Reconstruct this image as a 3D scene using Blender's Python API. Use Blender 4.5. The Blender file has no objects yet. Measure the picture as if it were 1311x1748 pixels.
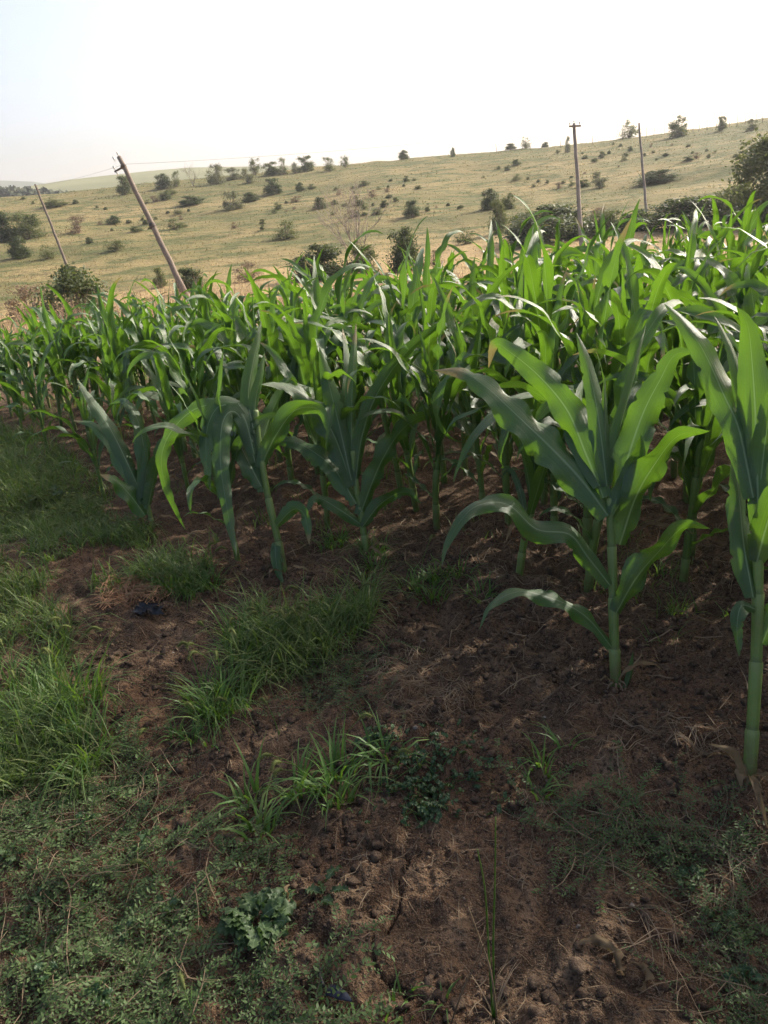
import bpy, math, random
import numpy as np
from mathutils import Vector, Matrix

random.seed(7); rng = np.random.default_rng(7)
SC = bpy.context.scene
COL = SC.collection

# ------------------------------------------------------------------ camera
EYE = np.array([0.0, 0.0, 1.5])
PITCH, ROLL, FPX = math.radians(21.5), math.radians(6.5), 1346.0     # FPX: focal length in photo pixels (1311 x 1748)
F = np.array([0, math.cos(PITCH), -math.sin(PITCH)]); R0 = np.array([1.0, 0, 0]); U0 = np.cross(R0, F)
R = math.cos(ROLL) * R0 - math.sin(ROLL) * U0; U = math.sin(ROLL) * R0 + math.cos(ROLL) * U0
cd = bpy.data.cameras.new('camera'); cam = bpy.data.objects.new('camera', cd); COL.objects.link(cam)
cd.sensor_fit = 'VERTICAL'; cd.angle = 2 * math.atan(874 / FPX); cd.clip_start = 0.05; cd.clip_end = 9000
cam.matrix_world = Matrix(((R[0], U[0], -F[0], EYE[0]), (R[1], U[1], -F[1], EYE[1]), (R[2], U[2], -F[2], EYE[2]), (0, 0, 0, 1)))
SC.camera = cam

# ------------------------------------------------------------------ sky, sun, exposure
SUN_AZ, SUN_EL = math.radians(54), math.radians(28)
w = bpy.data.worlds.new('World'); SC.world = w; w.use_nodes = True
nt = w.node_tree; bg = nt.nodes['Background']
sky = nt.nodes.new('ShaderNodeTexSky'); sky.sky_type = 'NISHITA'; sky.sun_disc = False
sky.sun_elevation = SUN_EL; sky.sun_rotation = SUN_AZ; sky.air_density = 0.7; sky.dust_density = 6.0; sky.ozone_density = 0.4
nt.links.new(sky.outputs[0], bg.inputs[0]); bg.inputs[1].default_value = 0.135
sl = bpy.data.lights.new('sun', 'SUN'); sun = bpy.data.objects.new('sun', sl); COL.objects.link(sun)
sl.energy = 2.6; sl.angle = math.radians(0.6); sl.color = (1.0, 0.94, 0.82)
SDIR = Vector((math.sin(SUN_AZ) * math.cos(SUN_EL), math.cos(SUN_AZ) * math.cos(SUN_EL), math.sin(SUN_EL)))
sun.rotation_euler = SDIR.to_track_quat('Z', 'Y').to_euler(); sun.location = (20, 15, 15)
SC.view_settings.view_transform = 'Standard'; SC.view_settings.look = 'None'; SC.view_settings.gamma = 1
SC.view_settings.exposure = 1.4; SC.view_settings.use_curve_mapping = False
SC.render.engine = 'CYCLES'
cy = SC.cycles; cy.use_denoising = True; cy.max_bounces = 8; cy.diffuse_bounces = 4; cy.glossy_bounces = 3
cy.transmission_bounces = 5; cy.transparent_max_bounces = 6; cy.volume_bounces = 0; cy.sample_clamp_indirect = 6
try:
    cy.denoiser = 'OPENIMAGEDENOISE'; cy.denoising_prefilter = 'ACCURATE'; cy.denoising_input_passes = 'RGB_ALBEDO_NORMAL'
except Exception: pass

# ------------------------------------------------------------------ noise and terrain
def _hash(i, j, s):
    h = (i.astype(np.int64) * 374761393 + j.astype(np.int64) * 668265263 + s * 1442695041) & 0xFFFFFFFF
    h = ((h ^ (h >> 13)) * 1274126177) & 0xFFFFFFFF
    return ((h ^ (h >> 16)) & 0xFFFFFF) / 16777215.0
def vnoise(x, y, s=0):
    x = np.asarray(x, float); y = np.asarray(y, float)
    i = np.floor(x); j = np.floor(y); a = x - i; b = y - j
    a = a * a * a * (a * (a * 6 - 15) + 10); b = b * b * b * (b * (b * 6 - 15) + 10)
    n = lambda p, q: _hash(i + p, j + q, s)
    return (n(0, 0) * (1 - a) + n(1, 0) * a) * (1 - b) + (n(0, 1) * (1 - a) + n(1, 1) * a) * b - 0.5
def fbm(x, y, octs=4, s=0, gain=0.5):
    t = 0; g = 1.0
    for k in range(octs):
        t = t + g * vnoise(x * 2 ** k + 17.3 * k, y * 2 ** k - 9.1 * k, s + k); g *= gain
    return t
def worley(x, y, s=0):
    i0 = np.floor(x); j0 = np.floor(y); d1 = np.full(np.shape(x), 9.0); d2 = d1.copy()
    for p in (-1, 0, 1):
        for q in (-1, 0, 1):
            i = i0 + p; j = j0 + q
            d = np.hypot(i + _hash(i, j, s) - x, j + _hash(i, j, s + 5) - y)
            d2 = np.minimum(d2, np.maximum(d, d1)); d1 = np.minimum(d1, d)
    return d1, d2
def ray(px, py): return F + R * (px - 655.5) / FPX - U * (py - 874) / FPX
# elevation of the near hill's crest against bearing, read off the skyline
_CX = [-250, 0, 110, 215, 330, 430, 520, 650, 800, 960, 1100, 1311, 1560]
_CY = [352, 337, 328, 316, 304, 296, 288, 274, 262, 248, 232, 201, 165]
_cb = []; _ct = []
for a_, b_ in zip(_CX, _CY):
    d_ = ray(a_, b_); _cb.append(math.atan2(d_[0], d_[1])); _ct.append(d_[2] / math.hypot(d_[0], d_[1]))
_cb = np.array(_cb); _ct = np.array(_ct)
CREST = 175.0
_PR = np.array([-400, 4.5, 8, 14, 20, 28, 36, 46, 55, 64]); _PZ = np.array([0, 0, -.07, -.36, -.75, -1.35, -1.9, -2.35, -2.5, -2.15])
def height(x, y, fine=False):
    x = np.asarray(x, float); y = np.asarray(y, float)
    r = np.hypot(x, np.maximum(y, 0)); b = np.arctan2(x, np.maximum(y, 0.01))
    tz = EYE[2] + np.interp(b, _cb, _ct) * CREST
    z = np.interp(r, _PR, _PZ)
    z = (z + np.interp(r - 1.2, _PR, _PZ) + np.interp(r + 1.2, _PR, _PZ)) / 3
    u = np.clip((r - 64) / (CREST - 64), 0, 1)
    z = z + (tz + 2.15) * (u ** 1.12 - 0.10 * np.sin(u * math.pi) ** 2 * 0)
    back = np.maximum(r - CREST, 0)
    z = z - np.minimum(back, 160) ** 1.5 * 0.014
    far = np.clip((r - 55) / 40, 0, 1)
    z = z + far * (fbm(x / 22, y / 13, 3, 3) * 0.9 * np.clip((CREST - r) / 40, 0, 1) + fbm(x / 5, y / 4, 2, 9) * 0.22)
    mid = np.clip((r - 10) / 8, 0, 1)
    z = z + mid * fbm(x / 2.1, y / 2.1, 3, 21) * 0.14
    near = 1 - np.clip((r - 9) / 6, 0, 1)
    soft = fbm(x / 0.9, y / 0.9, 3, 31) * 0.075 + fbm(x / 0.33, y / 0.33, 2, 35) * 0.045
    z = z + near * soft - np.clip(-x - 2.5, 0, 6) * 0.02 * near
    if fine:
        n1 = 1 - np.clip((r - 6) / 5, 0, 1)
        d1, d2 = worley(x / 0.085 + fbm(x * 9, y * 9, 2, 4) * 0.8, y / 0.085 + fbm(x * 9, y * 9, 2, 8) * 0.8, 11)
        cl = np.clip(1 - d1 * 1.15, 0, 1) * np.clip(fbm(x / 0.5, y / 0.5, 2, 55) * 2.2 + 0.55, 0, 1)
        e1, e2 = worley(x / 0.032 + fbm(x * 21, y * 21, 1, 4), y / 0.032 + fbm(x * 21, y * 21, 1, 8), 77)
        cl2 = np.clip(1 - e1 * 1.2, 0, 1)
        g1, g2 = worley(x / 0.30 + fbm(x * 5, y * 5, 3, 14) * 0.6, y / 0.30 + fbm(x * 5, y * 5, 3, 18) * 0.6, 91)
        crack = np.clip(1 - (g2 - g1) / 0.03, 0, 1) * np.clip(fbm(x / 0.7, y / 0.7, 2, 65) * 3 + 0.35, 0, 1)
        z = z + n1 * (cl * 0.032 + cl2 * 0.010 + fbm(x / 0.06, y / 0.06, 3, 41) * 0.024 - crack * 0.020)
    return z
def at(px, py, back=0.0):
    """the point of the terrain that lies under a place in the photograph"""
    d = ray(px, py); d = d / math.hypot(d[0], d[1])
    ts = np.concatenate([np.arange(0.6, 20, 0.02), np.arange(20, 420, 0.15)])
    P = EYE + ts[:, None] * d
    below = np.nonzero(P[:, 2] <= height(P[:, 0], P[:, 1]))[0]
    t = ts[below[0]] if len(below) else CREST
    p = EYE + (t + back) * d; p[2] = float(height(p[0], p[1]))
    return p
def depth(p): return float((np.asarray(p) - EYE) @ F)
def lift(px, py, dep): return EYE + ray(px, py) * dep                  # the point at a known depth

# ------------------------------------------------------------------ mesh helpers
def tag(o, label=None, cat=None, group=None, kind=None):
    if label: o['label'] = label
    if cat: o['category'] = cat
    if group: o['group'] = group
    if kind: o['kind'] = kind
    return o
def mesh_np(name, V, Fc, mat, uv=None, smooth=True):
    me = bpy.data.meshes.new(name); V = np.asarray(V, np.float32); Fc = np.asarray(Fc, np.int32)
    n, k = Fc.shape
    me.vertices.add(len(V)); me.vertices.foreach_set('co', V.ravel())
    me.loops.add(n * k); me.loops.foreach_set('vertex_index', Fc.ravel())
    me.polygons.add(n); me.polygons.foreach_set('loop_start', np.arange(0, n * k, k, dtype=np.int32))
    try: me.polygons.foreach_set('loop_total', np.full(n, k, np.int32))
    except Exception: pass
    me.polygons.foreach_set('use_smooth', np.full(n, smooth))
    if uv is not None:
        l = me.uv_layers.new(name='UVMap'); l.data.foreach_set('uv', np.asarray(uv, np.float32)[Fc.ravel()].ravel())
    me.update(calc_edges=True); me.validate()
    if mat: me.materials.append(mat)
    return me
def obj(name, me, parent=None, loc=None):
    o = bpy.data.objects.new(name, me); COL.objects.link(o)
    if parent: o.parent = parent
    if loc is not None: o.location = [float(c) for c in loc]
    return o
def empty(name, loc=(0, 0, 0), rz=0):
    o = bpy.data.objects.new(name, None); COL.objects.link(o); o.location = [float(c) for c in loc]; o.rotation_euler = (0, 0, rz)
    o.empty_display_size = 0.1
    return o
class MB:
    def __init__(s): s.V = []; s.F = []; s.UV = []; s.n = 0
    def add(s, V, Fc, uv=None):
        V = np.asarray(V, float); s.V.append(V); s.F.append(np.asarray(Fc, int) + s.n); s.n += len(V)
        s.UV.append(np.zeros((len(V), 2)) if uv is None else np.asarray(uv, float))
    def mesh(s, name, mat, smooth=True): return mesh_np(name, np.concatenate(s.V), np.concatenate(s.F), mat, np.concatenate(s.UV), smooth)
def catmull(P, n):
    P = np.asarray(P, float)
    if len(P) == 2: return P[0] + (P[1] - P[0]) * np.linspace(0, 1, n)[:, None]
    Q = np.vstack([2 * P[0] - P[1], P, 2 * P[-1] - P[-2]])
    L = np.concatenate([[0], np.cumsum(np.linalg.norm(np.diff(P, axis=0), axis=1))]); tt = np.linspace(0, L[-1], n)
    out = []
    for t in tt:
        i = min(int(np.searchsorted(L, t, side='right')) - 1, len(P) - 2); u = (t - L[i]) / max(L[i + 1] - L[i], 1e-9)
        a, b, c, d = Q[i:i + 4]
        out.append(0.5 * (2 * b + (c - a) * u + (2 * a - 5 * b + 4 * c - d) * u * u + (3 * b - a - 3 * c + d) * u ** 3))
    return np.array(out)
def unit(v): return v / np.maximum(np.linalg.norm(v, axis=-1, keepdims=True), 1e-9)
def tube(P, rad, sides=8, cap=True):
    P = np.asarray(P, float); n = len(P); rad = np.broadcast_to(rad, (n,))
    T = unit(np.gradient(P, axis=0)); h = np.array([0.31, 0.17, 0.93]) if abs(T[0, 2]) < 0.8 else np.array([0.9, 0.4, 0.1])
    A = unit(np.cross(T, h)); B = np.cross(T, A)
    a = np.arange(sides) / sides * 2 * math.pi
    V = (P[:, None] + rad[:, None, None] * (A[:, None] * np.cos(a)[None, :, None] + B[:, None] * np.sin(a)[None, :, None])).reshape(-1, 3)
    i = np.arange(n - 1)[:, None] * sides; j = np.arange(sides)[None]; k = (j + 1) % sides
    Fc = np.stack([i + j, i + k, i + k + sides, i + j + sides], -1).reshape(-1, 4)
    uv = np.stack([np.tile(np.arange(sides) / sides, n), np.repeat(np.linspace(0, 1, n), sides)], -1)
    if cap:
        c0 = len(V); V = np.vstack([V, P[0], P[-1]]); uv = np.vstack([uv, [0, 0], [0, 1]])
        j = np.arange(sides); k = (j + 1) % sides; e = (n - 1) * sides
        Fc = np.vstack([Fc, np.stack([k, j, np.full(sides, c0), np.full(sides, c0)], -1)[:, [0, 1, 2, 2]] * 1,
                        np.stack([e + j, e + k, np.full(sides, c0 + 1), np.full(sides, c0 + 1)], -1)])
        # caps as quads with a doubled corner are turned into thin real quads
        Fc = Fc[:(n - 1) * sides]; V = V[:c0]; uv = uv[:c0]
        h = sides // 2
        ends = []
        for off, flip in ((0, True), (e, False)):
            for q in range(1, h):
                f = [off + q - 1, off + q, off + (sides - 1 - q) , off + (sides - q) % sides]
                if sides - 1 - q <= q: continue
                ends.append(f[::-1] if flip else f)
        if ends: Fc = np.vstack([Fc, np.array(ends)])
    return V, Fc, uv
def box(c, s, rot=None):
    V = np.array([[x, y, z] for x in (-.5, .5) for y in (-.5, .5) for z in (-.5, .5)]) * np.array(s)
    if rot is not None: V = V @ np.array(rot).T
    return V + np.array(c), np.array([[0, 1, 3, 2], [4, 6, 7, 5], [0, 4, 5, 1], [2, 3, 7, 6], [0, 2, 6, 4], [1, 5, 7, 3]])
def blades(base, h, az, bend, wid, lean=None, rows=3):
    """tapering curved grass blades: base (N,3), arrays of height, bearing, bend, width -> V, triangles, uv"""
    N = len(base); s = np.linspace(0, 1, rows + 1)
    d = np.stack([np.cos(az), np.sin(az), np.zeros(N)], -1); l = np.stack([-np.sin(az), np.cos(az), np.zeros(N)], -1)
    tw = rng.uniform(-0.9, 0.9, N); l = unit(l * np.cos(tw)[:, None] + d * np.sin(tw)[:, None])
    V = np.zeros((N, rows * 2 + 1, 3)); uv = np.zeros((N, rows * 2 + 1, 2))
    for k in range(rows + 1):
        ang = bend * s[k]
        p = base + d * (h * (s[k] * np.sin(0.15 + ang * 0.75)))[:, None] + np.array([0, 0, 1.0]) * (h * s[k] * np.cos(np.minimum(ang * 0.85, 1.75)))[:, None]
        ww = wid * (1 - s[k] ** 1.6) * 0.5
        if k < rows:
            V[:, 2 * k] = p - l * ww[:, None]; V[:, 2 * k + 1] = p + l * ww[:, None]
            uv[:, 2 * k] = [0, s[k]]; uv[:, 2 * k + 1] = [1, s[k]]
        else: V[:, 2 * k] = p; uv[:, 2 * k] = [.5, 1]
    uv[:, :, 0] = rng.uniform(0, 1, N)[:, None]
    t = []
    for k in range(rows - 1): t += [[2 * k, 2 * k + 1, 2 * k + 3], [2 * k, 2 * k + 3, 2 * k + 2]]
    t += [[2 * rows - 2, 2 * rows - 1, 2 * rows]]
    t = np.array(t); m = rows * 2 + 1
    Fc = (np.arange(N)[:, None, None] * m + t[None]).reshape(-1, 3)
    return V.reshape(-1, 3), Fc, uv.reshape(-1, 2)

# ------------------------------------------------------------------ materials
def new_mat(name):
    m = bpy.data.materials.new(name); m.use_nodes = True; n = m.node_tree; n.nodes.clear()
    return m, n, n.nodes.new('ShaderNodeOutputMaterial')
def nd(n, t, **k):
    o = n.nodes.new(t)
    for a, b in k.items():
        if a.startswith('i_'): o.inputs[a[2:].replace('_', ' ')].default_value = b
        else: setattr(o, a, b)
    return o
def ramp(n, src, stops):
    r = n.nodes.new('ShaderNodeValToRGB'); cr = r.color_ramp
    while len(cr.elements) < len(stops): cr.elements.new(0.5)
    for e, (p, c) in zip(cr.elements, stops): e.position = p; e.color = (*c, 1) if len(c) == 3 else c
    n.links.new(src, r.inputs[0]); return r.outputs[0]
def mixc(n, f, a, b, mode='MIX'):
    m = n.nodes.new('ShaderNodeMix'); m.data_type = 'RGBA'; m.blend_type = mode
    for s, v in ((0, f), (6, a), (7, b)):
        if isinstance(v, bpy.types.NodeSocket): n.links.new(v, m.inputs[s])
        else: m.inputs[s].default_value = v if s == 0 else (*v, 1)
    return m.outputs[2]
def mth(n, op, a, b=None, c=None, clamp=False):
    m = n.nodes.new('ShaderNodeMath'); m.operation = op; m.use_clamp = clamp
    for i, v in enumerate((a, b, c)):
        if v is None: continue
        if isinstance(v, bpy.types.NodeSocket): n.links.new(v, m.inputs[i])
        else: m.inputs[i].default_value = v
    return m.outputs[0]
def noise(n, vec, scale, detail=4, rough=0.55):
    t = nd(n, 'ShaderNodeTexNoise'); t.inputs['Scale'].default_value = scale; t.inputs['Detail'].default_value = detail; t.inputs['Roughness'].default_value = rough
    n.links.new(vec, t.inputs['Vector']); return t.outputs['Fac']
def bump(n, h, strength, dist=0.01, nrm=None):
    b = nd(n, 'ShaderNodeBump'); b.inputs['Strength'].default_value = strength; b.inputs['Distance'].default_value = dist
    n.links.new(h, b.inputs['Height'])
    if nrm is not None: n.links.new(nrm, b.inputs['Normal'])
    return b.outputs[0]
def leafy(name, dark, light, trans, tw=0.35, rough=0.45, spec=0.5, midrib=None, veins=False, scale=6.0, dry=None, vary=0.35, ends=None):
    """thin two-sided plant tissue: reflects like a leaf, lets light through like one"""
    m, n, out = new_mat(name); L = n.links
    geo = nd(n, 'ShaderNodeNewGeometry'); oi = nd(n, 'ShaderNodeObjectInfo'); uv = nd(n, 'ShaderNodeTexCoord')
    f = noise(n, geo.outputs['Position'], scale, 3)
    f = mth(n, 'ADD', f, mth(n, 'MULTIPLY', mth(n, 'SUBTRACT', oi.outputs['Random'], 0.5), vary), clamp=True)
    col = ramp(n, f, [(0.25, dark), (0.75, light)])
    tcol = mixc(n, mth(n, 'MULTIPLY', f, 0.5), trans, tuple(c * 0.6 for c in trans))
    nrm = None
    sep = nd(n, 'ShaderNodeSeparateXYZ'); L.new(uv.outputs['UV'], sep.inputs[0])
    if ends:
        f2 = mth(n, 'ADD', f, mth(n, 'MULTIPLY', mth(n, 'SUBTRACT', sep.outputs[0], .5), .9), clamp=True); col = ramp(n, f2, [(0.2, dark), (0.8, light)])
        col = mixc(n, ramp(n, sep.outputs[0], [(0.86, (0, 0, 0)), (0.9, (.75, .75, .75))]), col, tuple(c * 1.5 for c in ends))
    if ends:                                                            # blades pale or dry towards the tip
        t = ramp(n, sep.outputs[1], [(0.35, (0, 0, 0)), (1.0, (1, 1, 1))])
        col = mixc(n, mth(n, 'MULTIPLY', t, 0.6), col, ends)
    if veins:
        across = sep.outputs[0]
        vv = nd(n, 'ShaderNodeCombineXYZ'); L.new(mth(n, 'MULTIPLY', across, 55.0), vv.inputs[0]); L.new(mth(n, 'MULTIPLY', sep.outputs[1], 1.2), vv.inputs[1]); L.new(mth(n, 'MULTIPLY', oi.outputs['Random'], 40), vv.inputs[2])
        vn = noise(n, vv.outputs[0], 1.0, 2)
        col = mixc(n, mth(n, 'MULTIPLY', mth(n, 'SUBTRACT', vn, 0.35, clamp=True), 1.6), col, tuple(c * 1.25 for c in light))
        tcol = mixc(n, mth(n, 'MULTIPLY', mth(n, 'SUBTRACT', vn, 0.4, clamp=True), 1.0), tcol, tuple(c * 1.25 for c in trans))
        nrm = bump(n, vn, 0.6, 0.003)
        bl = noise(n, geo.outputs['Position'], 26, 3)                  # blotches, wilted streaks
        col = mixc(n, ramp(n, bl, [(0.62, (0, 0, 0)), (0.78, (.5, .5, .5))]), col, (0.16, 0.17, 0.06))
    if dry:
        t = mth(n, 'MULTIPLY', ramp(n, mth(n, 'ADD', sep.outputs[1], mth(n, 'MULTIPLY', mth(n, 'SUBTRACT', oi.outputs['Random'], 0.75), 0.55)), [(0.95, (0, 0, 0)), (1.04, (1, 1, 1))]), 0.85)
        col = mixc(n, t, col, dry); tcol = mixc(n, t, tcol, tuple(c * 0.8 for c in dry))
    if midrib:
        d = mth(n, 'ABSOLUTE', mth(n, 'SUBTRACT', sep.outputs[0], 0.5))
        wv = mth(n, 'MULTIPLY', mth(n, 'SUBTRACT', 1.05, sep.outputs[1]), 0.048)
        k = mth(n, 'SUBTRACT', 1.0, mth(n, 'DIVIDE', d, wv), clamp=True)
        k = mth(n, 'MULTIPLY', mth(n, 'POWER', k, 0.5), 0.9)
        col = mixc(n, k, col, midrib); tcol = mixc(n, mth(n, 'MULTIPLY', k, 0.5), tcol, midrib)
    p = nd(n, 'ShaderNodeBsdfPrincipled'); L.new(col, p.inputs['Base Color']); p.inputs['Roughness'].default_value = rough
    p.inputs['Specular IOR Level'].default_value = spec
    tr = nd(n, 'ShaderNodeBsdfTranslucent'); L.new(tcol, tr.inputs[0])
    if nrm is not None: L.new(nrm, p.inputs['Normal'])
    mx = nd(n, 'ShaderNodeMixShader'); mx.inputs[0].default_value = tw; L.new(p.outputs[0], mx.inputs[1]); L.new(tr.outputs[0], mx.inputs[2])
    L.new(mx.outputs[0], out.inputs[0]); return m
def solid(name, a, b, scale=8, rough=0.8, bmp=0.3, bscale=None, stretch=None, spec=0.3, metallic=0.0):
    m, n, out = new_mat(name); L = n.links
    tc = nd(n, 'ShaderNodeTexCoord'); oi = nd(n, 'ShaderNodeObjectInfo'); vec = tc.outputs['Object']
    if stretch:
        mp = nd(n, 'ShaderNodeMapping'); mp.inputs['Scale'].default_value = stretch; L.new(vec, mp.inputs[0]); vec = mp.outputs[0]
    f = noise(n, vec, scale, 5)
    col = ramp(n, mth(n, 'ADD', f, mth(n, 'MULTIPLY', mth(n, 'SUBTRACT', oi.outputs['Random'], .5), .25)), [(0.3, a), (0.7, b)])
    p = nd(n, 'ShaderNodeBsdfPrincipled'); L.new(col, p.inputs['Base Color']); p.inputs['Roughness'].default_value = rough
    p.inputs['Specular IOR Level'].default_value = spec; p.inputs['Metallic'].default_value = metallic
    L.new(bump(n, noise(n, vec, bscale or scale * 4, 4), bmp, 0.01), p.inputs['Normal'])
    L.new(p.outputs[0], out.inputs[0]); return m

def soil_mat():
    m, n, out = new_mat('soil'); L = n.links
    pos = nd(n, 'ShaderNodeNewGeometry').outputs['Position']
    big = noise(n, pos, 1.7, 4); mid = noise(n, pos, 11, 5); fin = noise(n, pos, 85, 4)
    col = ramp(n, mid, [(0.30, (0.032, 0.0195, 0.0120)), (0.50, (0.080, 0.050, 0.030)), (0.70, (0.185, 0.124, 0.078))])
    col = mixc(n, ramp(n, big, [(0.42, (0, 0, 0)), (0.64, (0.7, 0.7, 0.7))]), col, (0.112, 0.058, 0.031))
    col = mixc(n, ramp(n, fin, [(0.38, (0.85, 0.85, 0.85)), (0.52, (0, 0, 0))]), col, (0.020, 0.0135, 0.0095))
    vf = noise(n, pos, 260, 3); col = mixc(n, ramp(n, vf, [(0.50, (0, 0, 0)), (0.66, (.6, .6, .6))]), col, (0.185, 0.135, 0.092))
    # grit: pale specks
    v = nd(n, 'ShaderNodeTexVoronoi'); v.inputs['Scale'].default_value = 70; L.new(pos, v.inputs['Vector'])
    sp = ramp(n, v.outputs['Distance'], [(0.06, (1, 1, 1)), (0.13, (0, 0, 0))])
    col = mixc(n, mth(n, 'MULTIPLY', sp, ramp(n, noise(n, pos, 40, 2), [(0.6, (0, 0, 0)), (0.68, (0.8, 0.8, 0.8))])), col, (0.34, 0.27, 0.20))
    # plant remains lying in the soil far inside the field, dead grass further off
    sx = nd(n, 'ShaderNodeSeparateXYZ'); L.new(pos, sx.inputs[0])
    g = mth(n, 'ADD', sx.outputs[1], mth(n, 'MULTIPLY', mth(n, 'SUBTRACT', big, 0.5), 5.0))
    gz = ramp(n, mth(n, 'DIVIDE', g, 30.0), [(0.34, (0, 0, 0)), (0.44, (1, 1, 1))])
    col = mixc(n, gz, col, mixc(n, mid, (0.20, 0.14, 0.085), (0.40, 0.30, 0.17)))
    p = nd(n, 'ShaderNodeBsdfPrincipled'); L.new(col, p.inputs['Base Color']); p.inputs['Roughness'].default_value = 0.95; p.inputs['Specular IOR Level'].default_value = 0.142
    h = mth(n, 'ADD', mth(n, 'MULTIPLY', mid, 0.8), mth(n, 'MULTIPLY', fin, 0.5))
    L.new(bump(n, mth(n, 'ADD', h, mth(n, 'MULTIPLY', vf, .25)), 1.0, 0.03), p.inputs['Normal']); L.new(p.outputs[0], out.inputs[0]); return m
def hill_colour(n, pos):
    L = n.links
    mp = nd(n, 'ShaderNodeMapping'); mp.inputs['Scale'].default_value = (0.5, 1.0, 1.0); L.new(pos, mp.inputs[0])
    a = noise(n, mp.outputs[0], 0.055, 5, 0.6); b = noise(n, mp.outputs[0], 0.5, 5, 0.62); c = noise(n, pos, 3.0, 3)
    col = ramp(n, a, [(0.36, (0.118, 0.112, 0.043)), (0.5, (0.190, 0.160, 0.067)), (0.64, (0.275, 0.208, 0.097))])
    col = mixc(n, ramp(n, b, [(0.47, (0, 0, 0)), (0.58, (0.9, 0.9, 0.9))]), col, (0.082, 0.096, 0.034))
    col = mixc(n, ramp(n, b, [(0.26, (0.6, 0.6, 0.6)), (0.40, (0, 0, 0))]), col, (0.29, 0.225, 0.115))
    col = mixc(n, ramp(n, c, [(0.32, (0.45, 0.45, 0.45)), (0.55, (0, 0, 0))]), col, (0.10, 0.085, 0.037))
    # the flat strip at the foot carries only dead straw-coloured grass
    sx = nd(n, 'ShaderNodeSeparateXYZ'); L.new(pos, sx.inputs[0])
    r = mth(n, 'POWER', mth(n, 'ADD', mth(n, 'MULTIPLY', sx.outputs[0], sx.outputs[0]), mth(n, 'MULTIPLY', sx.outputs[1], sx.outputs[1])), 0.5)
    r = mth(n, 'ADD', r, mth(n, 'MULTIPLY', mth(n, 'SUBTRACT', b, 0.5), 22.0))
    r = mth(n, 'SUBTRACT', r, mth(n, 'MULTIPLY', sx.outputs[0], 0.28))
    z = ramp(n, mth(n, 'DIVIDE', r, 100.0), [(0.57, (1, 1, 1)), (0.70, (0, 0, 0))])
    return mixc(n, mth(n, 'MULTIPLY', z, 0.85), col, mixc(n, c, (0.30, 0.205, 0.095), (0.41, 0.30, 0.155)))
def hill_mat(name, blade=False):
    m, n, out = new_mat(name); L = n.links
    pos = nd(n, 'ShaderNodeNewGeometry').outputs['Position']; col = hill_colour(n, pos)
    p = nd(n, 'ShaderNodeBsdfPrincipled'); L.new(col, p.inputs['Base Color']); p.inputs['Roughness'].default_value = 0.9; p.inputs['Specular IOR Level'].default_value = 0.1
    if blade:
        tr = nd(n, 'ShaderNodeBsdfTranslucent'); L.new(col, tr.inputs[0]); mx = nd(n, 'ShaderNodeMixShader'); mx.inputs[0].default_value = 0.6
        L.new(p.outputs[0], mx.inputs[1]); L.new(tr.outputs[0], mx.inputs[2]); L.new(mx.outputs[0], out.inputs[0])
    else:
        L.new(bump(n, noise(n, pos, 1.6, 5, 0.7), 1.0, 0.35), p.inputs['Normal']); L.new(p.outputs[0], out.inputs[0])
    return m

M = {}
M['soil'] = soil_mat(); M['hill'] = hill_mat('hillside_grass'); M['hill_blade'] = hill_mat('hillside_blades', True)
M['corn'] = leafy('corn_leaf', (0.022, 0.056, 0.016), (0.050, 0.110, 0.032), (0.112, 0.232, 0.013), tw=0.40, rough=0.43, spec=0.62, midrib=(0.20, 0.29, 0.14), veins=True, scale=5, vary=0.55, dry=(0.24, 0.18, 0.075))
M['stalk'] = leafy('corn_stalk', (0.060, 0.105, 0.022), (0.125, 0.190, 0.042), (0.16, 0.27, 0.03), tw=0.12, rough=0.48, spec=0.4, scale=14, veins=True)
def stalk_rings(m):
    """pale collars where each sheath ends, purplish brown staining at the foot"""
    n = m.node_tree; p = next(q for q in n.nodes if q.type == 'BSDF_PRINCIPLED'); src = p.inputs['Base Color'].links[0].from_socket
    sep = next(q for q in n.nodes if q.type == 'SEPXYZ'); v = sep.outputs[1]; fr = mth(n, 'FRACT', mth(n, 'MULTIPLY', v, 4.0))
    col = mixc(n, ramp(n, fr, [(0.55, (0, 0, 0)), (0.95, (.55, .55, .55))]), src, (0.19, 0.25, 0.09))
    col = mixc(n, ramp(n, fr, [(0.0, (.7, .7, .7)), (0.10, (0, 0, 0))]), col, (0.045, 0.06, 0.018))
    pos = nd(n, 'ShaderNodeNewGeometry').outputs['Position']
    k = mth(n, 'MULTIPLY', ramp(n, v, [(0.04, (1, 1, 1)), (0.30, (0, 0, 0))]), ramp(n, noise(n, pos, 30, 3), [(.40, (0, 0, 0)), (.60, (.8, .8, .8))]))
    n.links.new(mixc(n, k, col, (0.10, 0.062, 0.034)), p.inputs['Base Color'])
stalk_rings(M['stalk'])
M['husk'] = leafy('withered_leaf', (0.075, 0.050, 0.027), (0.21, 0.15, 0.083), (0.17, 0.12, 0.055), tw=0.3, rough=0.7, spec=0.2, scale=20)
M['grass'] = leafy('green_grass', (0.028, 0.078, 0.015), (0.074, 0.158, 0.030), (0.18, 0.33, 0.025), tw=0.35, rough=0.5, spec=0.35, scale=3.5, ends=(0.11, 0.14, 0.045))
M['verge'] = leafy('verge_grass', (0.034, 0.072, 0.016), (0.098, 0.152, 0.038), (0.17, 0.28, 0.03), tw=0.35, rough=0.55, spec=0.3, scale=2.2, ends=(0.12, 0.125, 0.055))
M['seed'] = leafy('seed_head', (0.085, 0.105, 0.032), (0.15, 0.175, 0.058), (0.22, 0.25, 0.06), tw=0.4, rough=0.7, spec=0.2, scale=60)
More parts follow.
